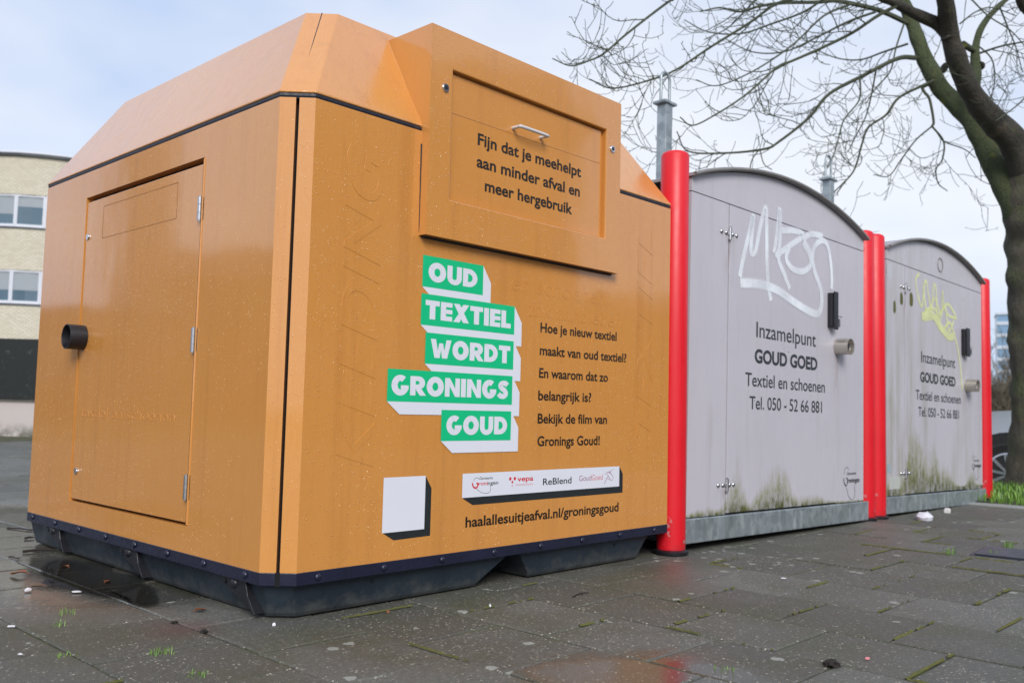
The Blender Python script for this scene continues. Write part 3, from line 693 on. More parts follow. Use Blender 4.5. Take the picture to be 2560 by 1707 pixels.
bp = MB(); bp.box((.95, .11, .094), (1.01, 1.8, .1003)); ob(bp, 'base_beam', M['base'], base)
hl = MB()
for x in (.361, 1.564): hl.cyl((x, .026, .077), (x, .0365, .077), .005, 12); 
ob(hl, 'drain_hole', M['dark'], base)
for y in (.965, .27, 1.64):
    g2 = MB(); g2.prism([(.046, y, .099), (.046, y-.11, .099), (.046, y-.125, .060), (.046, y-.165, .016), (.046, y-.10, .040), (.046, y-.025, .064)], (-.036, 0, 0)); o = ob(g2, 'lug_and_shadow', M['black'], base, bevel=.002)  # black lug whose tapered tail is its cast shadow, built into the shape
    r_ = MB(); r_.dome((.010, y-.052, .086), (-1, 0, 0), .016, .010, 12, 4); r_.cyl((.034, y+.012, .088), (.012, y+.012, .088), .012, 12); ob(r_, 'lug_bolt', M['black'], base, smooth=40)

# ================================================================== GREY CONTAINERS
def grey_mat(name, patches, seed, streak, rust=()):
    t = NT(name); x, y, z = t.sep()
    c = t.mix(t.noise(1.6, 4, .5, t.co((1, 1, 1), (seed, 0, 0))), (.450, .430, .475), (.530, .508, .555))
    c = t.mix(t.mr(t.noise(30, 4, .7, t.co((1, 1, .1), (seed, 0, 0))), .5, .8, 0, .25), c, (.36, .35, .36))
    # algae gathered in soft patches above the sill
    s1 = t.noise(20, 5, .7, t.co((1, 1, .30), (seed*3, 0, 0))); hgt = .012
    for cu, wu, hu in patches:
        q = t.ma('DIVIDE', t.ma('SUBTRACT', x, cu), wu); hgt = t.ma('ADD', t.ma('MULTIPLY', t.ma('EXPONENT', t.ma('MULTIPLY', t.ma('MULTIPLY', q, q), -1)), hu), hgt)
    up = t.ma('DIVIDE', t.ma('SUBTRACT', z, .135), t.ma('MULTIPLY', hgt, t.mr(s1, .25, .75, .45, 1.45)))
    k = t.mr(up, .15, 1.15, 1, 0, True)
    blot = t.noise(26, 6, .75, t.co((1, 1, .45), (seed, 2, 0)))
    k = t.ma('MULTIPLY', k, t.mr(blot, .36, .58, .22, 1.0))
    c = t.mix(k, c, t.mix(t.mr(up, 0, .6), (.055, .060, .014), (.20, .205, .05)))
    runs = t.noise(13, 5, .7, t.co((1, 1, .06), (seed, 1, 0))); c = t.mix(t.mr(runs, .56, .74, 0, .30), c, (.30, .275, .23))
    if streak:
        v = t.noise(9, 5, .65, t.co((1, 1, .13), (seed*2, 0, 0)))
        lo = t.mr(x, -.80, -.1, 1, .35)
        c = t.mix(t.ma('MULTIPLY', t.mr(v, .44, .64, 0, .9), t.ma('MULTIPLY', lo, t.mr(z, .1, 1.5, 1, .25))), c, (.22, .215, .10))
    for hx, hz_, hl in rust:
        dx = t.ma('DIVIDE', t.ma('SUBTRACT', x, hx), .045); dz = t.mr(z, hz_-hl, hz_, 0, 1)
        m_ = t.ma('MULTIPLY', t.ma('EXPONENT', t.ma('MULTIPLY', t.ma('MULTIPLY', dx, dx), -1)), t.ma('MULTIPLY', dz, t.ma('LESS_THAN', z, hz_)))
        c = t.mix(t.ma('MULTIPLY', m_, t.mr(t.noise(40, 4, .7, t.co((1, 1, .15))), .42, .6, 0, .5)), c, (.17, .11, .07))
    # rust-brown fine specks
    vv = t.voro(7, t.co((1, 1, 1), (seed, 0, 0))); c = t.mix(t.ma('LESS_THAN', vv.outputs['Distance'], .028), c, (.05, .045, .05))
    t.setp(Base_Color=c, Roughness=t.mr(t.noise(14, 4), .3, .7, .30, .46), Specular_IOR_Level=.45, Normal=t.bump(t.noise(5, 3), .08, .02))
    return t.m
M['gutter'] = simple('roof_edge', (.20, .19, .185), .45, var=.25, vs=15)
M['roofsheet'] = simple('roof_sheet', (.33, .32, .34), .45, var=.2)
def spray(name, col, alpha, seed):
    t = NT(name); u = t.n('ShaderNodeUVMap'); s = t.sep(u.outputs[0])
    e = t.ma('ABSOLUTE', t.ma('SUBTRACT', s[1], .5)); f = t.mr(e, .25, .5, 1, 0, True)
    n = t.noise(5, 4, .6, t.co((1, 1, 1), (seed, 0, 0))); f = t.ma('MULTIPLY', f, t.mr(n, .3, .62, alpha*.55, alpha))
    t.setp(Base_Color=col, Roughness=.5, Alpha=f); return t.m
M['spray_white'] = spray('white_spray', (.88, .92, .97), .88, 1); M['spray_yellow'] = spray('yellow_spray', (.80, .84, .42), .8, 4)
def grey_container(label, loc, yaw, tilt, w, zb, zs, zl, za, rise, d1, d2, mat, txt, hz, lock, hnd, logo, graf, gmat, gw, mast, extra):
    root = thing('textile_container', label, 'container', (loc[0]+w/2*math.cos(yaw), loc[1]+w/2*math.sin(yaw), 0), (0, tilt, yaw), group='grey textile containers')
    SH = Vector((w/2, 0, 0)); D = 1.6; O = Vector((0, 0, 0)); N = Vector((0, -1, 0))
    def bd(m, n, mt, p=None, **k): return m.build(n, mt, p or root, shift=SH, **k)
    arcz = lambda u: za+rise*(1-((u-w/2)/(w/2))**2)
    ins = MB(); ins.box((.012, .02, zs), (w-.012, D-.01, zl)); bd(ins, 'inner_box', M['dark'])
    bo = MB(); bo.box((.0, .03, zs-.02), (.010, D, zl)); bo.box((w-.010, .03, zs-.02), (w, D, zl)); bo.box((.0, D, zs-.02), (w, D+.01, zl)); bd(bo, 'side_wall', mat)
    g = .0042
    q = MB(); q.box((0, 0, zs), (d1-g, .02, zl-.004)); bd(q, 'front_panel', mat, bevel=.0015)
    q = MB(); q.box((d2+g*.6, 0, zs), (w, .02, zl-.004)); bd(q, 'front_panel', mat, bevel=.0015)
    q = MB(); q.box((d1+g, -.001, zs+.006), (d2-g*.6, .02, zl-.005)); door = bd(q, 'door', mat, bevel=.0015)
    fa = MB(); N_ = 24; us = [w*i/N_ for i in range(N_+1)]
    fa.prism([(u, 0, zl) for u in (0, w)]+[(u, 0, arcz(u)-.004) for u in us[::-1]], (0, .02, 0)); bd(fa, 'fascia', mat, bevel=.0015)
    rf = MB(); pr = [(u, arcz(u)) for u in us]; pr[0] = (-.012, za-.006); pr[-1] = (w+.012, za-.006)
    rf.loft([[(u, y, z) for u, z in pr]+[(u, y, z+.014) for u, z in pr[::-1]] for y in (-.022, D+.02)]); roof = bd(rf, 'roof', M['roofsheet'], smooth=30)
    ge = MB(); ge.tube([(u, -.024, z+.006) for u, z in pr], .010, 8); bd(ge, 'roof_edge', M['gutter'], roof, smooth=50)
    ba = MB(); ba.box((-.045, -.012, zb), (w+.045, .05, zs-.003)); ba.box((-.045, .05, zb), (w+.045, D, zb+.05)); beam = bd(ba, 'base_beam', M['galv'], bevel=.004)
    for hzz in hz:
        h = MB(); h.cyl((d1, -.006, hzz-.028), (d1, -.006, hzz+.028), .009, 10); h.cyl((d1, -.006, hzz-.034), (d1, -.006, hzz+.034), .0055, 8)
        h.box((d1-.035, -.004, hzz-.008), (d1+.035, -.0015, hzz+.008))
        for dx in (-.068, -.028, .030, .064): h.dome((d1+dx, -.001, hzz), (0, -1, 0), .0115, .009, 10, 4)
        bd(h, 'hinge', M['steel'], door, smooth=40)
    hx0, hx1, hz0, hz1 = hnd
    h = MB(); h.box((hx0, -.030, hz0+.012), (hx1, -.001, hz1-.008)); h.box((hx0+.01, -.038, hz0), (hx1-.012, -.03, hz1)); hb = bd(h, 'handle', M['black'], door, bevel=.006)
    h = MB(); h.cyl((hx1-.03, -.04, (hz0+hz1)/2-.03), (hx1+.018, -.04, (hz0+hz1)/2-.03), .004, 8); h.box((hx1-.022, -.046, hz0+.015), (hx1-.008, -.037, hz0+.06)); bd(h, 'latch', M['steel'], hb)
    lx, lz_ = lock; n = 24; tb = MB(); r0 = .046
    tb.loft([[(lx+rr*math.cos(2*math.pi*i/n), yy, lz_+rr*math.sin(2*math.pi*i/n)) for i in range(n)] for yy, rr in ((0, r0), (-.082, r0), (-.083, r0-.004), (-.04, r0-.005))], True, (True, True))
    lo = bd(tb, 'pipe_stub', simple('tarnished_steel', (.52, .48, .43), .32, .75, var=.3, vs=20), smooth=35)
    k = MB(); k.cyl((lx, -.04, lz_), (lx, -.07, lz_), .022, 14); k.box((lx-.028, -.052, lz_-.030), (lx+.012, -.044, lz_+.028)); bd(k, 'lock', M['chrome'], lo, smooth=40)
    for s, a, b, z, hh, bo_ in txt:
        m = MB(); put_text(m, s, O, X, Z, a, b, z, hh, n=N, lift=.0022, bold=bo_); bd(m, 'lettering', M['inkgrey'], door, smooth='keep')
    gx, gz, gs = logo; m = MB()
    P2 = lambda L: [(gx+a*gs, gz+b*gs) for a, b in L]
    put_text(m, 'Gemeente', O, X, Z, gx+.18*gs, gx+.78*gs, gz+.70*gs, .09*gs, n=N, lift=.0012); put_text(m, 'roningen', O, X, Z, gx+.24*gs, gx+1.0*gs, gz+.48*gs, .14*gs, n=N, lift=.0012, bold=.02)
    stroke(m, P2([(-.02, .62), (.02, .48), (.12, .40), (.20, .46), (.22, .60), (.14, .60)]), .036*gs, O, X, Z, N, .0012); stroke(m, P2([(.0, .72), (.05, .86), (.18, .92), (.3, .84)]), .012*gs, O, X, Z, N, .0014)
    stroke(m, P2([(.15, .36), (.3, .10), (.52, .0), (.68, .12), (.66, .42)]), .012*gs, O, X, Z, N, .0016)
    bd(m, 'emblem', M['inkgrey'], smooth='keep')
    for i, (pts, ww) in enumerate(graf):
        m = MB(); stroke(m, pts, ww, O, X, Z, N, .0026+.00025*i, 8, True)
        if i == 0: G = m
        else:
            o = len(G.v); G.v += m.v; G.f += [[q+o for q in f] for f in m.f]; G.uv.update({q+o: u for q, u in m.uv.items()})
    bd(G, 'graffiti', gmat, smooth='keep')
    # lifting post with loop on the roof
    mu, mv, mz, mt = mast; m = MB(); hw = .033
    m.box((mu-hw, mv-hw, arcz(w/2)-.05), (mu+hw, mv+hw, mz)); mo_ = bd(m, 'lifting_post', M['galv'], bevel=.004)
    m = MB(); m.box((mu-.062, mv-.045, mz), (mu+.062, mv+.045, mz+.016)); bd(m, 'collar_plate', M['galv'], mo_, bevel=.003)
    m = MB(); rr = .043; m.tube([(mu-rr, mv, mz)]+[(mu-rr*math.cos(a*math.pi/10), mv, mt-rr-.009+rr*math.sin(a*math.pi/10)) for a in range(11)]+[(mu+rr, mv, mz)], .0085, 10); bd(m, 'loop', M['galv'], mo_, smooth=50)
    if extra: extra(bd, mat, root, door, O, N)
    return root
gm1 = [([(.412, 1.252), (.45, 1.368), (.499, 1.487), (.534, 1.572), (.517, 1.452), (.517, 1.385), (.558, 1.405), (.601, 1.534), (.652, 1.632), (.664, 1.513), (.669, 1.36), (.685, 1.246), (.712, 1.172)], .044),
       ([(.738, 1.415), (.768, 1.529), (.791, 1.652), (.799, 1.566), (.792, 1.454), (.753, 1.402)], .044),
       ([(.815, 1.545), (.961, 1.568), (1.045, 1.555), (.896, 1.477), (.784, 1.406), (.848, 1.32), (.905, 1.255)], .044),
       ([(.896, 1.469), (.864, 1.409), (.929, 1.365), (1.045, 1.365), (1.131, 1.412), (1.113, 1.468), (1.045, 1.516)], .044),
       ([(1.273, 1.592), (1.131, 1.578), (1.062, 1.534), (1.131, 1.47), (1.183, 1.378), (1.254, 1.286), (1.254, 1.194), (1.183, 1.154), (.962, 1.19), (.77, 1.233), (.588, 1.239), (.417, 1.223)], [.042, .062]),
       ([(1.148, 1.423), (1.166, 1.508), (1.255, 1.564), (1.328, 1.549), (1.365, 1.469), (1.383, 1.368), (1.377, 1.312)], .044)]
tx1 = [('Inzamelpunt', .575, 1.201, .978, .075, .004), ('GOUD GOED', .562, 1.218, .851, .069, .035), ('Textiel en schoenen', .477, 1.307, .736, .064, .006), ('Tel. 050 - 52 66 881', .518, 1.275, .626, .062, .006)]
grey_container('nearest grey textile container with white graffiti tag behind the orange one', (2.0655, .0197), -.0205, .0123, 1.803, .026, .135, 1.590, 1.660, .150, .3165, 1.4525,
    grey_mat('grey_paint', [(-.49, .085, .20), (-.10, .14, .24), (-.27, .07, .08), (.25, .2, .05), (-.75, .12, .03)], 1.0, False, [(-.585, 1.43, .25), (-.585, .25, .12), (.55, .95, .30)]), tx1, (1.446, .270), (1.452, .998), (1.335, 1.408, 1.085, 1.295), (1.548, .148, .20), gm1, M['spray_white'], .04, (.905, .80, 2.405, 2.612), None)
SC = 1.05
def s2(p): return (p[0]*SC, .603+SC*(p[1]-.603)+.013+.0162*p[0])
gy = [s2(p) for p in [(.494, 1.488), (.434, 1.442), (.458, 1.368), (.523, 1.285), (.558, 1.34), (.577, 1.433), (.612, 1.45), (.644, 1.375), (.694, 1.288), (.733, 1.424), (.769, 1.441), (.801, 1.324), (.872, 1.278), (.895, 1.414), (.911, 1.349), (.983, 1.274), (1.154, 1.261)]]
gy2 = [s2(p) for p in [(1.154, 1.261), (1.06, 1.322), (.966, 1.34), (.836, 1.261), (.692, 1.222), (.555, 1.21), (.659, 1.285), (.8, 1.271), (.869, 1.156), (1.019, 1.222), (1.13, 1.121), (1.204, .987), (1.256, .781)]]
gy3 = [s2(p) for p in [(.56, 1.42), (.62, 1.25), (.76, 1.36), (.82, 1.2), (.93, 1.33), (1.0, 1.17), (1.1, 1.24)]]
gy4 = [s2(p) for p in [(.53, 1.22), (.70, 1.25), (.85, 1.18), (1.0, 1.13), (1.1, 1.14)]]
def tx2():
    out = []
    for s, a, b, z, h, bo in (('Inzamelpunt', .523, 1.124, .932, .070, .004), ('GOUD GOED', .506, 1.127, .808, .064, .035), ('Textiel en schoenen', .434, 1.225, .697, .060, .006), ('Tel. 050 - 52 66 881', .474, 1.19, .594, .058, .006)):
        q0 = s2((a, z)); q1 = s2((b, z)); out.append((s, q0[0], q1[0], q0[1]-.0, h*SC, bo))
    return out
def extra2(bd, mat, root, door, O, N):
    m = MB(); c = s2((.858, 1.590)); m.loft([[(c[0]+r*math.cos(a*.2618), -lf, c[1]+r*math.sin(a*.2618)) for a in range(24)] for r, lf in ((.052, .0005), (.050, .004), (.044, .004), (.043, .0005))], True, (False, False)); bd(m, 'round_plug', M['gutter'])
    m = MB(); a, b = s2((.034, .163)), s2((.185, .230)); m.box((a[0], -.003, a[1]), (b[0], 0, b[1])); bd(m, 'notice', simple('faded_notice', (.45, .47, .44), .5, var=.15, vs=20))
    m = MB(); c = s2((.035, 1.445)); m.poly([(c[0]+.04*math.cos(a*.35), -.001, c[1]+.052*math.sin(a*.35)) for a in range(18)]); bd(m, 'round_sticker', simple('faded_sticker', (.50, .51, .54), .4, var=.1), smooth='keep')
    m = MB(); c = s2((.03, .285)); m.poly([(c[0]+.025*math.cos(a*.35), -.001, c[1]+.03*math.sin(a*.35)) for a in range(18)]); bd(m, 'round_sticker', simple('blue_sticker', (.30, .40, .46), .4, var=.2), smooth='keep')
    for (x, z, sx, sz) in ((.215, 1.30, .035, .06), (.11, 1.24, .03, .06), (.365, 1.31, .045, .07)):
        m = MB(); c = s2((x, z)); m.poly([(c[0]+sx*.7*math.cos(a*.785)*(1+.3*math.sin(a*3)), -.0012, c[1]+sz*.7*math.sin(a*.785)) for a in range(8)]); bd(m, 'moss_scab', simple('moss_scab', (.10, .10, .03), .9, var=.4, vs=30), smooth='keep')
w2 = 1.662*SC
B2 = Vector((CAM.x+SC*(3.9764-CAM.x), CAM.y+SC*(-.1094-CAM.y)))
q = lambda z: s2((0, z))[1]
h0 = s2((1.242, 1.010)); h1 = s2((1.330, 1.205)); lk = s2((1.335, .814)); lg = s2((1.45, .165))
grey_container('farther grey textile container with yellow graffiti scrawl and green algae stains', (B2.x, B2.y), -.019, .0162, w2, q(.024), q(.124), q(1.516), q(1.587), .150*SC*.94, .2694*SC, 1.3538*SC,
    grey_mat('grey_paint_stained', [(-.50, .10, .42), (-.33, .12, .34), (-.10, .10, .30), (.12, .14, .15), (.62, .08, .12), (-.80, .10, .10)], 5.0, True, [(-.59, 1.40, .4), (.53, .80, .3)]), tx2(), (q(1.373)+.004, q(.249)+.004), lk, (h0[0], h1[0], h0[1], h1[1]), (lg[0], lg[1], .19), [(gy, .030), (gy2, .032), (gy3, .03), (gy4, .075)], M['spray_yellow'], .03,
    (.915, .82, 2.395, 2.60), extra2)

# ------------------------------------------------------------------ red posts
t = NT('red_paint'); x, y, z = t.sep()
c = t.mix(t.noise(3, 4), (.60, .006, .014), (.72, .012, .024)); 
cr1 = t.noise(16, 5, .7, t.co((1, 1, .05))); c = t.mix(t.mr(cr1, .65, .70), c, (.22, .008, .012))
lo = t.mr(z, .0, .22, 1, 0); ch_ = t.noise(26, 4, .6)
c = t.mix(t.ma('MULTIPLY', t.mr(ch_, .62, .66), t.mr(z, .05, .2, .9, 0)), c, (.5, .42, .42))
c = t.mix(t.ma('MULTIPLY', lo, t.mr(t.noise(7, 5), .45, .7, 0, .75)), c, (.10, .018, .012))
vv = t.voro(8); c = t.mix(t.ma('LESS_THAN', vv.outputs['Distance'], .05), c, (.06, .008, .01))
t.setp(Base_Color=c, Roughness=t.mr(t.noise(9, 4), .3, .7, .34, .5), Specular_IOR_Level=.45, Normal=t.bump(t.noise(24, 4, .6, t.co((1, 1, .06))), .22, .006)); M['red'] = t.m
def post(label, x, y, h, r=.062):
    root = thing('red_post', label, 'post', (x, y, 0), group='red posts beside the grey containers')
    m = MB(); n = 28; m.loft([[(rr*math.cos(2*math.pi*i/n), rr*math.sin(2*math.pi*i/n), z) for i in range(n)] for z, rr in ((.022, r*.99), (.03, r), (h*.5, r*1.004), (h-.018, r), (h-.006, r*.9), (h, r*.72))]); m.build('post_shaft', M['red'], root, smooth=50)
    m = MB(); m.loft([[(rr*math.cos(2*math.pi*i/n), rr*math.sin(2*math.pi*i/n), z) for i in range(n)] for z, rr in ((.0, r*1.02), (.004, r*1.20), (.016, r*1.22), (.022, r*1.0))]); m.build('foot_collar', M['black'], root, smooth=50)
    return root
a1 = -.0205; o1 = Vector((2.0655, .0197))
def bp1(u, v): return (o1.x+u*math.cos(a1)-v*math.sin(a1), o1.y+u*math.sin(a1)+v*math.cos(a1))
post('red post between the orange container and the nearest grey container', *bp1(-.088, .018), 1.752)
post('red post at the right edge of the white graffiti container', *bp1(1.940, .06), 1.722, .066)
post('red post at the left edge of the yellow graffiti container', *bp1(2.086, .055), 1.722, .066)
p4 = (B2.x+1.917*math.cos(-.019)+.05*.019, B2.y+1.917*math.sin(-.019)+.05)
post('farthest red post at the right end of the row near the tree', *p4, 1.692, .065)

# ================================================================== TREE
t = NT('bark'); geo = t.n('ShaderNodeNewGeometry')
c = t.mix(t.noise(5, 5, .6), (.06, .052, .038), (.19, .165, .12)); c = t.mix(t.mr(t.noise(2.4, 5, .65), .47, .60, 0, .8), c, (.125, .15, .06))
c = t.mix(t.mr(t.noise(7, 4), .66, .72, 0, .7), c, (.24, .23, .05)); c = t.mix(t.mr(t.noise(30, 4, .7, t.co((1, 1, .25))), .6, .7, 0, .6), c, (.018, .015, .012))
t.setp(Base_Color=c, Roughness=.85, Normal=t.bump(t.noise(16, 7, .75, t.co((1, 1, .45))), 1.0, .09)); M['bark'] = t.m
t = NT('limb_bark'); c = t.mix(t.noise(5, 5, .6), (.036, .031, .024), (.12, .105, .080)); c = t.mix(t.mr(t.noise(3.2, 5, .65), .60, .68, 0, .7), c, (.20, .155, .10)); c = t.mix(t.mr(t.noise(9, 5, .7), .58, .66, 0, .6), c, (.12, .14, .06)); t.setp(Base_Color=c, Roughness=.85, Normal=t.bump(t.noise(24, 6, .75), 1, .06)); M['limb'] = t.m
t = NT('green_bark'); c = t.mix(t.noise(6, 5, .6), (.055, .068, .026), (.11, .135, .055)); c = t.mix(t.mr(t.noise(8, 4), .64, .7, 0, .8), c, (.22, .22, .03)); c = t.mix(t.mr(t.noise(12, 5, .7), .58, .66, 0, .7), c, (.045, .042, .03)); t.setp(Base_Color=c, Roughness=.85, Normal=t.bump(t.noise(24, 6, .75), 1, .06)); M['limb_green'] = t.m
t = NT('twig_bark'); c = t.mix(t.noise(3, 4), (.036, .044, .026), (.075, .085, .05)); t.setp(Base_Color=c, Roughness=.8); M['twig'] = t.m
TD = 8.4
tb_ = at(2580, 1238, TD)
tree = thing('bare_tree', 'leafless tree with thick mossy trunk and spreading branches beside the containers', 'tree', (tb_.x, tb_.y, 0))
TS = Vector((tb_.x, tb_.y, 0))
def limb(name, pts, mat, par=None, sides=14, wob=.20, n=6):
    P = [at(x, y, tt) for x, y, w, tt in pts]; Rr = [w/2/FPX*tt for x, y, w, tt in pts]
    PP = catmull(P, n); RRs = catmull([(r, 0, 0) for r in Rr], n); m = MB(); m.tube(PP, [max(.002, r.x) for r in RRs], sides, True, wob)
    o = m.build(name, mat, par or tree, shift=TS, smooth=70); return PP, [r.x for r in RRs], o
# trunk: foot flare to the fork
limb('trunk', [(2582, 1285, 190, TD), (2580, 1235, 150, TD), (2584, 1150, 118, TD), (2590, 1000, 112, TD), (2586, 850, 116, TD), (2583, 700, 122, TD), (2584, 600, 124, TD), (2580, 520, 128, TD), (2572, 455, 118, TD), (2566, 420, 80, TD)], M['bark'], sides=26, wob=.26, n=8)
br = []      # (points, radii, twig density)
def L(name, pts, mat, d=1.0, **k):
    P_, r_, o_ = limb(name, pts, mat, **k); br.append((P_, r_, d)); return o_
L('limb', [(2572, 500, 84, TD), (2560, 420, 74, TD-.05), (2525, 344, 66, TD-.15), (2474, 292, 60, TD-.3), (2423, 223, 52, TD-.5), (2391, 143, 47, TD-.7), (2375, 80, 44, TD-.8), (2362, 0, 40, TD-1), (2350, -90, 34, TD-1.2), (2330, -220, 24, TD-1.5)], M['limb'], .25)
L('limb', [(2586, 640, 84, TD), (2560, 545, 88, TD), (2530, 487, 74, TD+.05), (2483, 402, 60, TD+.2), (2442, 319, 52, TD+.35), (2397, 265, 46, TD+.5), (2353, 220, 43, TD+.6), (2318, 159, 40, TD+.7), (2295, 102, 34, TD+.8), (2279, 54, 32, TD+.9), (2258, 0, 30, TD+1), (2236, -80, 24, TD+1.1)], M['limb_green'], .3)
L('limb', [(2375, 92, 34, TD-.75), (2345, 62, 30, TD-.8), (2282, 32, 26, TD-.95), (2235, 8, 22, TD-1.1), (2190, -12, 20, TD-1.3), (2100, -50, 15, TD-1.6)], M['limb'], .4)
L('limb', [(2438, 226, 24, TD+.1), (2440, 175, 27, TD+.3), (2439, 118, 18, TD+.4), (2461, 57, 15, TD+.5), (2521, -6, 12, TD+.7), (2580, -60, 8, TD+.9)], M['limb_green'], .6)
L('limb', [(2408, 112, 18, TD+.1), (2425, 122, 16, TD+.3), (2440, 130, 15, TD+.4)], M['limb_green'], 0)
L('limb', [(2600, 40, 40, TD-.4), (2562, 20, 26, TD-.5), (2545, -20, 20, TD-.6)], M['limb'], .2)
cw = MB()                                                     # the finer branches and twigs, one crown
def fine(pts, d=1.0, sides=6):
    P = [at(x, y, tt) for x, y, w, tt in pts]; Rr = [w/2/FPX*tt for x, y, w, tt in pts]
    PP = catmull(P, 6); rr = [max(.0022, r.x) for r in catmull([(r, 0, 0) for r in Rr], 6)]
    cw.tube(PP, rr, sides); br.append((PP, rr, d))
def fl(pts, w0, w1, t0, t1, d=1.0):
    n = len(pts); w0 *= .72; w1 *= .75; fine([(x, y, w0+(w1-w0)*i/(n-1), t0+(t1-t0)*i/(n-1)) for i, (x, y) in enumerate(pts)], d)
fl([(2276, 62), (2219, 35), (2171, 19), (2091, 3), (2043, 6), (1960, 8), (1900, 16), (1850, 30), (1800, 20), (1750, 30)], 20, 4, TD+.9, TD-.2, 1.3)
fl([(2289, 145), (2244, 147), (2155, 191), (2072, 236), (2021, 296), (1948, 354), (1911, 373), (1813, 383), (1720, 378), (1692, 329)], 17, 4, TD+.7, TD-.6, 1.1)
fl([(2345, 198), (2312, 212), (2247, 245), (2216, 287), (2171, 319), (2155, 360), (2136, 424), (2104, 462), (2072, 491)], 12, 4, TD+.6, TD+.1, 1.3)
fl([(2340, 205), (2308, 218), (2312, 232), (2324, 249), (2334, 303), (2330, 316)], 13, 8, TD+.6, TD+.4, .6)
fl([(2330, 316), (2290, 350), (2254, 398), (2222, 440), (2184, 437)], 6, 3, TD+.4, TD, 1.4)
fl([(2330, 316), (2359, 354), (2356, 398), (2340, 424), (2346, 459), (2369, 478)], 7, 3, TD+.4, TD+.2, 1.0)
fl([(2345, 335), (2362, 355), (2410, 373), (2439, 395)], 6, 3, TD+.4, TD+.6, 1.2)
fl([(2240, 16), (2193, 41), (2130, 83), (2053, 121), (1980, 153), (1941, 170), (1865, 237), (1787, 288), (1731, 314), (1700, 293)], 14, 4, TD-1.1, TD-1.6, 1.3)
fl([(1990, -60), (1850, -60), (1740, -30), (1679, 0), (1571, 82), (1510, 134), (1473, 152), (1427, 165), (1381, 147)], 12, 4, TD-1, TD-1.8, .9)
fl([(2100, -30), (2020, -10), (1942, 10), (1875, 57), (1777, 118), (1690, 175), (1617, 203), (1530, 221), (1473, 198)], 13, 4, TD-.6, TD-1.4, 1.2)
fl([(2130, 10), (2060, 40), (1993, 103), (1930, 150), (1860, 190), (1790, 215), (1740, 200)], 9, 3, TD+.2, TD-.4, 1.4)
fl([(2190, 30), (2120, 55), (2040, 95), (1960, 130), (1880, 130), (1810, 96)], 9, 3, TD+.4, TD+.8, 1.3)
fl([(2070, -10), (2010, 30), (1930, 60), (1850, 85), (1770, 80), (1710, 50)], 9, 3, TD-.2, TD+.3, 1.4)
fl([(2270, 110), (2210, 130), (2150, 150), (2090, 145), (2030, 120)], 8, 3, TD+.8, TD+1.4, 1.4)
fl([(2260, 60), (2240, 120), (2225, 180), (2190, 220), (2165, 260)], 7, 3, TD+.8, TD+.3, 1.4)
fl([(2150, 195), (2148, 250), (2110, 300), (2095, 350), (2080, 400), (2062, 430)], 7, 3, TD+.3, TD-.1, 1.5)
fl([(2190, 175), (2180, 230), (2165, 290), (2140, 340), (2120, 380)], 6, 3, TD+.4, TD+.9, 1.5)
fl([(2445, 135), (2500, 117), (2560, 105), (2620, 95)], 8, 4, TD+.4, TD-.1, 1.4)
fl([(2580, 225), (2545, 262), (2505, 292), (2488, 302)], 6, 3, TD-.2, TD-.6, 1.2)
fl([(2440, 110), (2480, 150), (2486, 210), (2470, 262)], 6, 3, TD+.5, TD+.7, 1.4)
fl([(2500, 20), (2520, 70), (2540, 120), (2556, 180)], 6, 3, TD+.3, TD+.6, 1.5)
fl([(2400, 60), (2440, 30), (2480, 20), (2540, 40)], 6, 3, TD-.5, TD-.1, 1.5)
fl([(2320, -10), (2400, -20), (2470, 40), (2530, 80), (2580, 140)], 7, 3, TD-.6, TD-.9, 1.5)
fl([(1930, -40), (1870, 20), (1820, 70), (1760, 100)], 7, 3, TD+.6, TD+1.2, 1.4)
fl([(1900, 372), (1880, 400), (1872, 440), (1860, 452)], 5, 3, TD-.4, TD-.5, .8)
fl([(1900, 376), (1910, 410), (1930, 425)], 4, 3, TD-.4, TD-.4, .5)
rt = random.Random(21); RTn = RT.normalized(); UPn = UP.normalized()
def twig(p, d, ln, r, lev):
    n = max(4, int(ln/.05)); pts = [p]; st = ln/n; d = d.normalized(); cl = Vector((rt.gauss(0, .25), rt.gauss(0, .25), rt.gauss(.02, .12)))
    for k in range(n):
        u = k/n
        lift = Vector((0, 0, -.03 if u < .35 else .36))
        d = (d + cl*.28 + lift*.6 + Vector((rt.gauss(0, .11), rt.gauss(0, .11), rt.gauss(0, .11)))).normalized()
        pts.append(pts[-1]+d*st)
        if lev > 0 and rt.random() < .20*lev and k > 0:
            s = d.cross(Vector((rt.gauss(0, 1), rt.gauss(0, 1), rt.gauss(0, 1)))).normalized()
            twig(pts[-1], (d*.6+s*.8), ln*rt.uniform(.3, .6), r*.75, lev-1)
        elif rt.random() < .22: 
            s = d.cross(Vector((rt.gauss(0, 1), rt.gauss(0, 1), rt.gauss(0, 1)))).normalized(); cw.tube([pts[-1], pts[-1]+(d*.4+s)*.022], [r*.9, r*.55], 3)
    cw.tube(pts, [max(.0022, r*(1-.5*i/n)) for i in range(n+1)], 4)
for P_, r_, dn in br:
    Ltot = sum((b-a).length for a, b in zip(P_, P_[1:])); cnt = int(Ltot*5.0*dn)
    for _ in range(cnt):
        k = int(rt.uniform(.12, 1)*(len(P_)-2)); f = rt.random(); p = P_[k].lerp(P_[k+1], f); ax = (P_[k+1]-P_[k]).normalized()
        s = ax.cross(Vector((rt.gauss(0, 1), rt.gauss(0, 1), rt.gauss(0, 1)))).normalized(); s.z = s.z*.6-.02
        ln = rt.uniform(.18, .80)*(1.0 if r_[k] < .02 else .8); twig(p, ax*.75+s*.9, ln, min(.0052, max(.003, r_[k]*.5)), 2 if ln > .5 else 1)
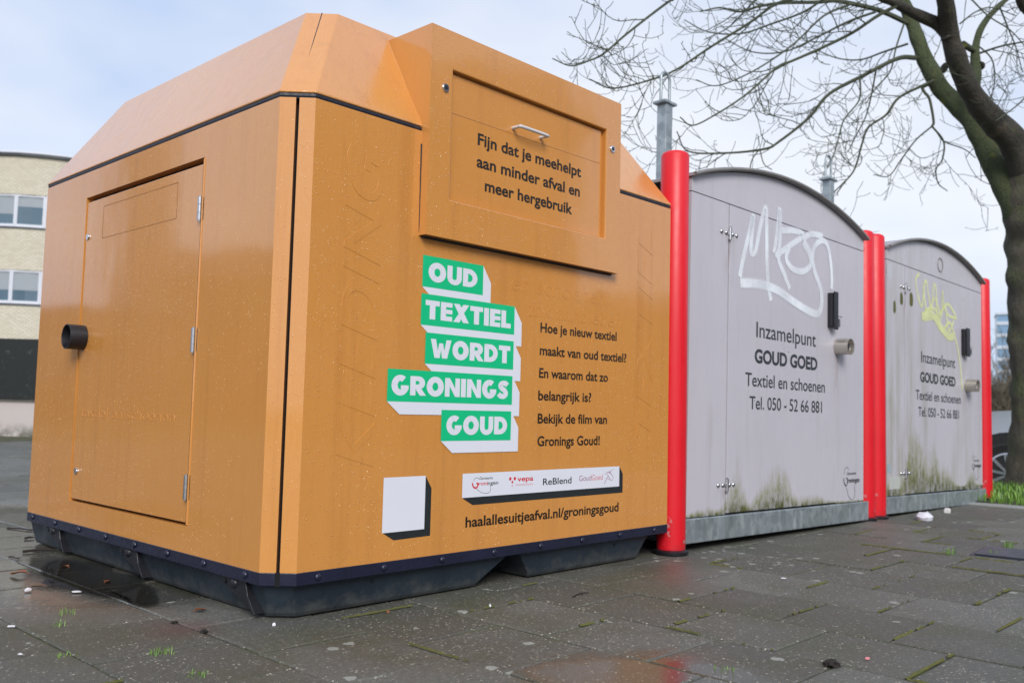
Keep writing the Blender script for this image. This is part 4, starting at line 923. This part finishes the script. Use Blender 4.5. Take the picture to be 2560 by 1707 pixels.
cwo = cw.build('crown', M['twig'], tree, shift=TS, smooth='keep')
# burrs on the limbs
for x, y, w, tt in ((2366, 170, 26, TD-.62), (2372, 96, 30, TD-.8), (2452, 165, 20, TD+.3)):
    m = MB(); c = at(x, y, tt); m.dome(c, (c-at(2400, 180, tt)).normalized(), w/FPX*tt*.55, w/FPX*tt*.5, 10, 4); m.build('burr', M['limb'], tree, shift=TS, smooth=True)

# ================================================================== CAR
hub = at(2529, 1192, 10.4)
car = thing('parked_car', 'silver car parked on the road behind the tree and the red post', 'car', (hub.x, hub.y, terrain_z(12)-.0), (0, 0, R(2)))
CS = Vector((0, 0, 0))                                              # local: +y = towards its nose, +x away from us
t = NT('silver_paint'); t.setp(Base_Color=t.mix(t.noise(2, 3), (.40, .44, .51), (.47, .51, .58)), Metallic=.2, Roughness=.28, Coat_Weight=.6, Coat_Roughness=.05); M['silver'] = t.m
M['tyre'] = simple('tyre', (.014, .014, .015), .75, var=.3); M['glass'] = simple('car_glass', (.02, .025, .03), .06, var=.1); M['alloy'] = simple('alloy', (.5, .5, .52), .3, .9, var=.1); M['lamp'] = simple('headlamp', (.6, .62, .66), .1, var=.1)
prof = [(.92, .30), (.95, .50), (.93, .78), (.80, .95), (.30, 1.06), (-.35, 1.10), (-1.05, 1.55), (-1.7, 1.66), (-2.8, 1.62), (-3.45, 1.20), (-3.62, 1.0), (-3.66, .55), (-3.60, .30)]
m = MB(); rings = []
for xo, k in ((.02, .88), (0, 1.0), (.06, 1.0), (.9, 1.0), (1.74, 1.0), (1.80, 1.0), (1.78, .88)):
    rings.append([(xo+(.0 if z < 1.08 else (z-1.08)*.35*(1 if xo < .9 else -1)), (y+1.35)*(.985 if k < 1 else 1)-1.35, .30+(z-.30)*(k if k < 1 else 1)) for y, z in prof])
m.loft(rings); m.build('body', M['silver'], car, shift=(.10, 0, 0), smooth=35)
# side windows
m = MB(); m.prism([(.0, -.62, 1.14), (.0, -1.12, 1.50), (.0, -1.7, 1.57), (.0, -2.75, 1.54), (.0, -3.2, 1.2)], (.03, 0, 0)); o = m.build('side_window', M['glass'], car, shift=(-.035, 0, 0))
o.rotation_euler = (0, 0, 0)
for y in (0, -2.65):
    m = MB(); n = 32; m.prism([(0, y+.475*math.cos(2*math.pi*i/n), max(.20, .36+.475*math.sin(2*math.pi*i/n))) for i in range(n)], (.08, 0, 0)); m.build('wheel_arch', M['tyre'], car, shift=(.115, 0, 0), bevel=.01)
    w = MB(); n = 32; ctr = (.36)
    w.loft([[(xx, y+rr*math.cos(2*math.pi*i/n), .36+rr*math.sin(2*math.pi*i/n)) for i in range(n)] for xx, rr in ((.03, .22), (-.0, .245), (-.02, .33), (.0, .356), (.2, .356), (.22, .3))], True, (True, True)); wo_ = w.build('wheel', M['tyre'], car, shift=(.11, 0, 0), smooth=35)
    s = MB(); 
    s.loft([[(xx, y+rr*math.cos(2*math.pi*i/n), .36+rr*math.sin(2*math.pi*i/n)) for i in range(n)] for xx, rr in ((-.005, .243), (-.012, .225), (.02, .215))], True, (False, False))
    for k in range(10):
        a = 2*math.pi*k/10+.2; d = Vector((0, math.cos(a), math.sin(a))); e_ = Vector((0, -math.sin(a), math.cos(a))); c0 = Vector((-.012, y, .36))
        s.prism([c0+d*.03-e_*.016, c0+d*.225-e_*.026, c0+d*.225+e_*.010, c0+d*.03+e_*.010], (.02, 0, 0))
    s.cyl((-.016, y, .36), (.01, y, .36), .045, 16); s.build('rim', M['alloy'], wo_, shift=(.11, 0, 0))
m = MB(); m.box((-.06, -.4, .28), (-.03, -2.2, .36)); m.build('sill_trim', M['tyre'], car)
m = MB(); m.prism([(-.10, .70, .86), (-.10, .42, .93), (-.10, .50, .78), (-.10, .78, .74)], (.04, 0, 0)); m.build('headlight', M['lamp'], car)
m = MB(); m.box((-.115, -1.18, .98), (-.09, -1.36, 1.01)); m.build('door_handle', M['tyre'], car)
m = MB(); m.box((-.26, -.72, 1.10), (-.10, -.60, 1.24)); m.build('mirror', M['silver'], car, bevel=.03)

# ================================================================== BACKGROUND
# cream brick building with a rounded corner
t = NT('cream_brick'); uvn = t.n('ShaderNodeUVMap'); bt = t.n('ShaderNodeTexBrick'); t.l(uvn.outputs[0], bt.inputs['Vector'])
bt.inputs['Scale'].default_value = 1; bt.inputs['Brick Width'].default_value = .22; bt.inputs['Row Height'].default_value = .085; bt.inputs['Mortar Size'].default_value = .010
bt.inputs['Color1'].default_value = (.60, .55, .43, 1); bt.inputs['Color2'].default_value = (.70, .65, .53, 1); bt.inputs['Mortar'].default_value = (.34, .30, .24, 1)
c = t.mix(t.mr(t.noise(.5, 5), .4, .7, 0, .3), bt.outputs[0], (.45, .40, .30)); t.setp(Base_Color=c, Roughness=.85); M['cream'] = t.m
M['frame'] = simple('white_frame', (.66, .68, .74), .4, var=.04); M['fascia'] = simple('dark_fascia', (.06, .07, .08), .4, var=.2); M['pane'] = None
t = NT('window_glass'); t.setp(Base_Color=t.mix(t.noise(.9, 3), (.07, .12, .16), (.13, .19, .24)), Roughness=.06, Specular_IOR_Level=.6); M['pane'] = t.m
M['blind'] = simple('window_blind', (.30, .33, .36), .6, var=.1)
BT = 40.0
fw2 = Vector((FW.x, FW.y, 0)).normalized(); rt2 = Vector((fw2.y, -fw2.x, 0))
p0 = at(-10, 900, BT); p0.z = 0; RAD = 6.0; cen = p0+fw2*RAD - rt2*0.4
bld = thing('office_building', 'cream brick building with a rounded end and bands of white framed windows', 'building', (cen.x, cen.y, 0))
def fpt(a, r, z):                                                     # a: arc length, 0 at the point nearest to us, negative = along the straight wing
    if a >= 0: th = a/RAD; d = -fw2*math.cos(th)+rt2*math.sin(th); p = cen+d*(RAD+r)
    else: p = cen-fw2*(RAD+r)+rt2*a
    return Vector((p.x, p.y, z))
def strip(a0, a1, z0, z1, r, mat, name, par, depth=0, uv=False):
    n = max(1, int(abs(a1-a0)/.5)) if a1 > 0 else max(1, int(abs(a1-a0)/3)); m = MB()
    for i in range(n+1):
        a = a0+(a1-a0)*i/n
        for z in (z0, z1):
            m.v.append(fpt(a, r, z))
            if uv: m.uv[len(m.v)-1] = (a, z)
    for i in range(n): m.f.append([2*i, 2*i+2, 2*i+3, 2*i+1])
    return m
A0, A1 = -22.0, 12.0
zr = 11.35
bands = [(8.15, 9.62), (4.72, 6.22), (1.35, 3.15)]
zz_ = [-.4]+[v for b in sorted(bands) for v in b]+[zr]
wm = MB()
for z0, z1 in zip(zz_[0::2], zz_[1::2]):
    m = strip(A0, A1, z0, z1, 0, None, '', None, uv=True); o = len(wm.v); wm.v += m.v; wm.f += [[q+o for q in f] for f in m.f]; wm.uv.update({q+o: u for q, u in m.uv.items()})
wall = wm.build('wall', M['cream'], bld, shift=(cen.x, cen.y, 0), smooth='keep')
# solid core behind the facade so that the building has depth
core = MB(); pc = [fpt(A0+(A1-A0)*i/40, -.25, 0) for i in range(41)]+[cen+fw2*14+rt2*3, cen+fw2*14+rt2*A0]
core.prism([Vector((p.x, p.y, -.4)) for p in pc], (0, 0, zr+.3)); core.build('core', M['fascia'], bld, shift=(cen.x, cen.y, 0))
rm = MB(); pr_ = [fpt(A0+(A1-A0)*i/40, .14, 0) for i in range(41)]+[cen+fw2*14.2+rt2*3, cen+fw2*14.2+rt2*A0]
rm.prism([Vector((p.x, p.y, zr)) for p in pr_], (0, 0, .10)); roof = rm.build('roof', M['fascia'], bld, shift=(cen.x, cen.y, 0))
gm = MB(); gm.tube([fpt(A0+(A1-A0)*i/40, .16, zr+.13) for i in range(41)], .05, 6); gm.build('gutter', M['frame'], roof, shift=(cen.x, cen.y, 0))
for z0, z1 in bands:
    k = 0; a = A0
    while a < A1-1.2:
        a1 = a+1.19
        m = strip(a+.05, a1-.05, z0+.12, z1-.08, -.09, None, '', None); 
        f = MB(); 
        for (q0, q1, v0, v1) in ((a, a+.07, z0, z1), (a1-.07, a1, z0, z1), (a+.07, a1-.07, z0, z0+.13), (a+.07, a1-.07, z1-.09, z1)):
            P4 = [fpt(q0, -.03, v0), fpt(q1, -.03, v0), fpt(q1, -.03, v1), fpt(q0, -.03, v1)]; bk_ = [fpt(q0, -.13, v0), fpt(q1, -.13, v0), fpt(q1, -.13, v1), fpt(q0, -.13, v1)]
            f.add(P4+bk_, [[0, 1, 2, 3], [0, 4, 5, 1], [1, 5, 6, 2], [2, 6, 7, 3], [3, 7, 4, 0]])
        fo = f.build('window', M['frame'], bld, shift=(cen.x, cen.y, 0))
        rb = random.Random(int(a*7)+int(z0*31)); hb_ = rb.choice([0, .25, .45, .8, 0])
        if hb_ and a > -8:
            bl = strip(a+.07, a1-.07, z1-.09-hb_, z1-.09, -.085, None, '', None); bl.build('blind', M['blind'], fo, shift=(cen.x, cen.y, 0), smooth='keep')
        m.build('pane', M['pane'], fo, shift=(cen.x, cen.y, 0), smooth='keep'); a += 1.2
    s = strip(A0, A1, z0-.07, z0-.002, .06, None, '', None); s2_ = strip(A0, A1, z0-.07, z0-.069, 0, None, '', None)
    s.build('sill', M['fascia'], bld, shift=(cen.x, cen.y, 0), smooth='keep')
# low wall with black cladding in front of the building
bw = gnd(30, 1090); wd = rt2
lw = thing('low_wall', 'low wall with black cladding on a pale plinth in front of the building', 'wall', (bw.x, bw.y, 0))
m = MB(); a_ = bw-rt2*9+fw2*.05; b_ = bw+rt2*2.5+fw2*.05
def slab(m, a, b, d0, d1, z0, z1): m.prism([Vector((*(p+fw2*d).xy, z0)) for p, d in ((a, d0), (b, d0), (b, d1), (a, d1))], (0, 0, z1-z0))
slab(m, a_, b_, 0, .5, -.02, .545)
t = NT('pale_plinth'); c = t.mix(t.noise(1.5, 5), (.42, .37, .35), (.55, .50, .48)); zc = t.sep()[2]; c = t.mix(t.ma('MULTIPLY', t.mr(zc, .0, .22, 1, 0), t.mr(t.noise(6, 5), .4, .6)), c, (.10, .10, .07)); t.setp(Base_Color=c, Roughness=.8)
m.build('plinth', t.m, lw, shift=(bw.x, bw.y, 0))
m = MB(); slab(m, a_, b_, -.06, .56, .55, 1.50)
t = NT('black_cladding'); c = t.mix(t.mr(t.noise(9, 5, .7), .58, .72), (.008, .010, .009), (.06, .065, .055)); t.setp(Base_Color=c, Roughness=.5); m.build('cladding', t.m, lw, shift=(bw.x, bw.y, 0), bevel=.01)
# distant tower
tw = at(2525, 1045, 150); tw.z = 0
tower = thing('tower_block', 'distant glass tower block with blue window bands beyond the trees', 'building', (tw.x, tw.y, -1), (0, 0, math.atan2(-.967, .255)+.06))
M['tower_glass'] = simple('tower_glass', (.20, .32, .46), .25, var=.2, vs=.2); M['tower_white'] = simple('tower_white', (.55, .60, .68), .6, var=.05, vs=.3)
m = MB(); m.box((-1.7, 0, 0), (1.3, 6, 19.2)); m.build('glass_body', M['tower_glass'], tower)
m = MB(); m.box((1.31, -.2, 0), (3.2, 6, 19.8)); m.build('stair_core', M['tower_white'], tower)
m = MB()
for k in range(9): m.box((-1.75, -.12, 1.5+2.0*k), (1.3, -.003, 2.05+2.0*k))
m.box((-1.8, -.2, 19.2), (1.3, 6, 19.6)); m.build('floor_band', M['tower_white'], tower)
# bare shrubs / young trees across the road
t = NT('grey_twigs'); c = t.mix(t.noise(.5, 3), (.12, .10, .07), (.20, .17, .125)); t.setp(Base_Color=c, Roughness=.9); M['far_twig'] = t.m
def far_tree(label, base, h, spread, seed):
    r_ = random.Random(seed); root = thing('bare_tree', label, 'tree', (base.x, base.y, -.36), group='bare trees across the road')
    m = MB(); 
    def grow(p, d, ln, r, lev):
        q = [p]
        for k in range(4):
            d = (d+Vector((r_.gauss(0, .16), r_.gauss(0, .16), .10))).normalized(); q.append(q[-1]+d*ln/4)
        m.tube(q, [r*(1-.12*i) for i in range(5)], 4)
        if lev:
            for k in range(5): grow(q[r_.randint(1, 4)], (d+Vector((r_.gauss(0, .6), r_.gauss(0, .6), r_.uniform(-.1, .5)))), ln*r_.uniform(.45, .75), max(.006, r*.55), lev-1)
    for k in range(4): grow(Vector((r_.gauss(0, spread*.3), r_.gauss(0, spread*.3), 0)), Vector((r_.gauss(0, .3), r_.gauss(0, .3), 1)), h*.42, .045, 4)
    tr = MB(); tr.tube([(0, 0, 0), (.05, .02, h*.3), (.0, .05, h*.55)], [.11, .09, .05], 8)
    tr.build('trunk', M['limb'], root, smooth=True); m.build('crown', M['far_twig'], root, smooth='keep')
for lab, px, dep, h, sp, sd in (('bare grey brown tree across the road just right of the last red post', 2486, 30, 3.9, 1.6, 1), ('bare tree across the road directly below the tower block', 2516, 33, 3.6, 1.8, 2), ('bare tree across the road mostly behind the mossy trunk', 2552, 31, 3.4, 1.8, 3)):
    b = at(px, 1045, dep); far_tree(lab, b, h, sp, sd)
hb = at(2505, 1045, 36); m = MB(); r_ = random.Random(9)
hg = MB()
for _ in range(2600):
    c = Vector((hb.x, hb.y, 0))+rt2*r_.uniform(-7, 4)+fw2*r_.uniform(-.6, .6); c.z = -.36+abs(r_.gauss(0, .75)); d = Vector((r_.gauss(0, 1), r_.gauss(0, 1), r_.gauss(.8, .6))).normalized()
    hg.tube([c, c+d*r_.uniform(.2, .5)], [.02, .008], 3)
hr = tag(hg.build('hedge', M['far_twig'], smooth='keep'), 'low brown leafless hedge along the far side of the road', 'hedge')
# surroundings behind the photographer, which the wet paint mirrors
M['dusk_brick'] = simple('dark_brick', (.10, .065, .05), .8, var=.3, vs=2); M['tiles'] = simple('roof_tiles', (.05, .045, .045), .6, var=.2, vs=3)
def house(label, c, ang, w, d, h, rh):
    root = thing('house', label, 'house', (c[0], c[1], 0), (0, 0, R(ang)))
    m = MB(); m.box((-w/2, -d/2, -.02), (w/2, d/2, h)); m.build('wall', M['dusk_brick'], root)
    m = MB(); m.prism([(-w/2-.3, -d/2-.3, h+.002), (-w/2-.3, d/2+.3, h+.002), (-w/2-.3, 0, h+rh)], (w+.6, 0, 0)); m.build('roof', M['tiles'], root)
    for i in range(int(w/2)):
        for z in (1.0, 3.4):
            if z+1.3 < h:
                m = MB(); x = -w/2+1+2*i; m.box((x-.5, -d/2-.03, z), (x+.5, d/2+.03, z+1.3)); m.build('window', M['pane'], root)
    return root
def dirpt(yaw, dist, o=(0, 0)): return (o[0]+dist*math.sin(R(yaw)), o[1]+dist*math.cos(R(yaw)))
house('dark brick terrace house facing the orange container door side', dirpt(-36, 30), 60, 13, 7, 4.6, 1.6)
house('narrow tall dark brick column left of the square, added for its reflection', dirpt(-23.3, 26), 65, 1.2, 1.2, 9.5, 1.2)  # unseen column, sized to put a dark stripe in the side panel's reflection
house('low dark brick garage left of the square', dirpt(-19, 30), 75, 10, 6, 3.0, .5)
house('tall dark brick house opposite the container front', dirpt(149, 22), 40, 15, 8, 7.0, 3.0)
house('low dark brick house opposite the grey containers', dirpt(113, 30), 20, 16, 7, 3.2, 1.0)

# ================================================================== SMALL THINGS ON THE GROUND
M['leaf'] = simple('dead_leaf', (.20, .065, .022), .6, var=.35, vs=40); M['stick'] = simple('stick', (.022, .014, .012), .7, var=.4, vs=30)
M['paper'] = simple('white_scrap', (.68, .68, .72), .6, var=.08, vs=30); M['clod'] = simple('soil', (.018, .013, .010), .9, var=.5, vs=60, bump=1, bs=80)
def leaf(label, p, sz, ang):
    root = Vector((p[0], p[1], .004)); m = MB(); n = 7; rows = []
    for i in range(n+1):
        u = i/n; w = math.sin(math.pi*min(1, u*1.02))**.8*.38*sz; xx = (u-.5)*sz
        for j, c in enumerate((-1, 0, 1)): m.v.append(Vector((xx, c*w, .003+.10*sz*abs(c)+.06*sz*math.sin(u*5))))
    for i in range(n):
        for j in range(2): a = i*3+j; m.f.append([a, a+3, a+4, a+1])
    m.tube([(-.5*sz, 0, .003), (-.75*sz, .04*sz, .004)], .0012, 4)
    o = m.build('dead_leaf', M['leaf'], smooth='keep'); o.location = root; o.rotation_euler = (0, 0, ang); return tag(o, label, 'leaf', 'fallen leaves on the slabs')
leaf('curled orange brown leaf on the slabs in front of the container corner', gnd(501, 1530), .036, .2)
leaf('long reddish leaf on the slabs at the far left of the puddle', gnd(46, 1438), .055, 2.4)
leaf('red leaf lying in the puddle beside the container base', gnd(268, 1452, .008), .035, .9)
leaf('pale brown leaf at the rear edge of the puddle', gnd(163, 1416, .006), .032, 1.9)
def stick(label, a, b, r=.0035):
    a, b = Vector(a), Vector(b); c = (a+b)/2; m = MB(); P_ = [a, a.lerp(b, .35)+Vector((.004, .006, .002)), a.lerp(b, .7)+Vector((-.005, .003, .003)), b]
    m.tube([p-c+Z*r for p in P_], [r, r*.95, r*.8, r*.5], 6); d = (b-a); s = Vector((-d.y, d.x, 0)).normalized()
    m.tube([a.lerp(b, .6)-c+Z*r, a.lerp(b, .75)-c+s*.02+Z*r*1.6], [r*.6, r*.35], 5)
    o = m.build('twig', M['stick'], smooth=True); o.location = c; return tag(o, label, 'twig', 'dark twigs left of the container')
stick('thick dark twig lying against the far end of the container base', gnd(57, 1382), gnd(138, 1377), .006)
stick('thin dark twig beside the far end of the container base', gnd(18, 1321), gnd(98, 1329))
stick('short stubby twig near the left edge of the slabs', gnd(62, 1348), gnd(86, 1346), .005)
stick('small dark twig closest to the puddle corner', gnd(22, 1393), gnd(48, 1399), .003)
stick('tiny twig on the slabs in front of the base gap', gnd(1432, 1493), gnd(1472, 1482), .0025)
def scrap(label, p, sz, mat='paper', name='paper_scrap', cat='litter', flat=.18):
    m = MB(); r_ = random.Random(hash(label) % 999 if False else int(abs(p[0]*1000)) % 997); n = 9
    top = [(sz*.5*math.cos(6.283*i/n)*r_.uniform(.6, 1.1), sz*.36*math.sin(6.283*i/n)*r_.uniform(.6, 1.1)) for i in range(n)]
    m.loft([[(x, y, 0) for x, y in top], [(x*1.02, y*1.02, sz*flat*r_.uniform(.5, 1)) for x, y in top], [(x*.5, y*.5, sz*flat*1.3) for x, y in top]])
    o = m.build(name, M[mat], smooth=50); o.location = (p[0], p[1], .003); o.rotation_euler = (0, 0, r_.uniform(0, 3)); return tag(o, label, cat)
scrap('white paper scrap floating in the puddle', gnd(191, 1476, .006), .038, flat=.05)
scrap('crumpled clear wrapper at the near left rim of the puddle', gnd(70, 1473, .006), .032, flat=.2)
scrap('thin white scrap on the bare slabs at far left', gnd(27, 1568), .026, flat=.06)
scrap('round pale chip on the slabs at the bottom left', gnd(50, 1638), .014, flat=.15)
scrap('small white stone at the foot of the container corner', gnd(685, 1566), .012, flat=.5)
scrap('tiny white bead on the joint in front of the base gap', gnd(1225, 1518), .010, flat=.6)
scrap('small orange crumb under the square sticker side of the base', gnd(970, 1533), .012, 'leaf', 'crumb', flat=.4)
scrap('white chewing gum spot on the slab before the first grey container', gnd(1958, 1447), .030, flat=.06)
scrap('pink crumb on the wet slab near the dirt clod', gnd(2169, 1650), .014, 'logo_pink', 'crumb', flat=.3)
scrap('beige pebble under the beam of the farther grey container', gnd(2367, 1283), .05, 'kerbstone' if 'kerbstone' in M else 'white_bar', 'pebble', 'pebble', flat=.5)
m = MB(); r_ = random.Random(4); n = 14
top = [(.075*math.cos(6.283*i/n)*r_.uniform(.8, 1.1), .05*math.sin(6.283*i/n)*r_.uniform(.8, 1.1)) for i in range(n)]
m.loft([[(x*.9, y*.9, 0) for x, y in top], [(x, y, .012+.012*r_.random()) for x, y in top], [(x*.6, y*.6, .036+.014*r_.random()) for x, y in top], [(x*.2, y*.2, .045) for x, y in top]])
o = m.build('plastic_bag', M['sticker_white'], smooth=50); p = gnd(2310, 1300); o.location = (p.x, p.y, .002); o.rotation_euler = (0, 0, .3); tag(o, 'crumpled white plastic bag on the paving before the farther grey container', 'plastic bag')
def clod(label, p, sz):
    m = MB(); bm = bmesh.new(); bmesh.ops.create_icosphere(bm, subdivisions=3, radius=1)
    for v in bm.verts:
        k = 1+.45*noise.noise(v.co*2.2+Vector(p)*9)+.2*noise.noise(v.co*6); v.co = Vector((v.co.x*sz*k, v.co.y*sz*.8*k, max(-.2, v.co.z)*sz*.55*k))
    bm.verts.index_update(); m.add([v.co.copy() for v in bm.verts], [[v.index for v in f.verts] for f in bm.faces]); bm.free()
    o = m.build('dirt_clod', M['clod'], smooth=True); o.location = (p[0], p[1], .004); return tag(o, label, 'dirt', 'dirt clods on the slabs')
clod('largest dark dirt clod on the wet slab at the lower right', gnd(2080, 1664), .022)
clod('small dark dirt clod on the slabs below the reddish stain', gnd(509, 1582), .011)
clod('tiny flat dirt clod between the leaf and the reddish stain', gnd(436, 1559), .009)
def tuft(label, p, n, h, seed):
    r_ = random.Random(seed); m = MB()
    for _ in range(n):
        a = r_.uniform(0, 6.28); d = Vector((math.cos(a), math.sin(a), 0)); s = Vector((-d.y, d.x, 0))*.0009; b = Vector((r_.gauss(0, .012), r_.gauss(0, .012), 0)); hh = .62*h*r_.uniform(.3, 1); le = hh*r_.uniform(.2, .9)
        m.add([b-s, b+s, b+d*le*.4+s*.8+Z*hh*.65, b+d*le*.4-s*.8+Z*hh*.65, b+d*le+Z*hh], [[0, 1, 2, 3], [3, 2, 4]])
    o = m.build('grass_tuft', M['grass'], smooth='keep'); o.location = (p[0], p[1], 0); return tag(o, label, 'grass tuft', 'grass tufts in the paving joints')
tuft('upright grass tuft at the near rim of the puddle', gnd(169, 1536), 16, .045, 1)
tuft('small grass tuft left of and below the puddle', gnd(140, 1566), 14, .035, 2)
tuft('dense grass tuft in the joint at the lower left', gnd(397, 1634), 40, .036, 3)
tuft('low grass tuft at the lower left edge of the slabs', gnd(159, 1640), 16, .022, 4)
tuft('flat mossy grass tuft nearest the bottom edge left of the middle', gnd(494, 1687), 30, .022, 5)
tuft('small grass tuft on the wet slab at the bottom right', gnd(1817, 1673), 18, .022, 6)
tuft('grass tuft beside the sunken slab corner at the right', gnd(2374, 1385), 40, .06, 7)
tuft('tall weedy grass tuft beside the drain grate', gnd(2521, 1368), 50, .07, 8)
tuft('dry grass tuft in front of the drain grate', gnd(2483, 1388), 36, .05, 9)
# drain grate
p = gnd(2545, 1388); dr = thing('drain_grate', 'dark slatted drain grate set in the paving at the right edge', 'drain', (p.x, p.y, 0), (0, 0, .1))
m = MB(); m.box((-.17, -.17, -.03), (.17, .17, .003)); m.build('frame', simple('grate_iron', (.035, .038, .05), .45, .4, var=.4, vs=20), dr)
m = MB()
for k in range(7): m.box((-.15+.044*k, -.15, .0032), (-.15+.044*k+.03, .15, .012))
m.build('slats', simple('grate_slats', (.07, .075, .095), .4, .4, var=.4, vs=20), dr, bevel=.003)
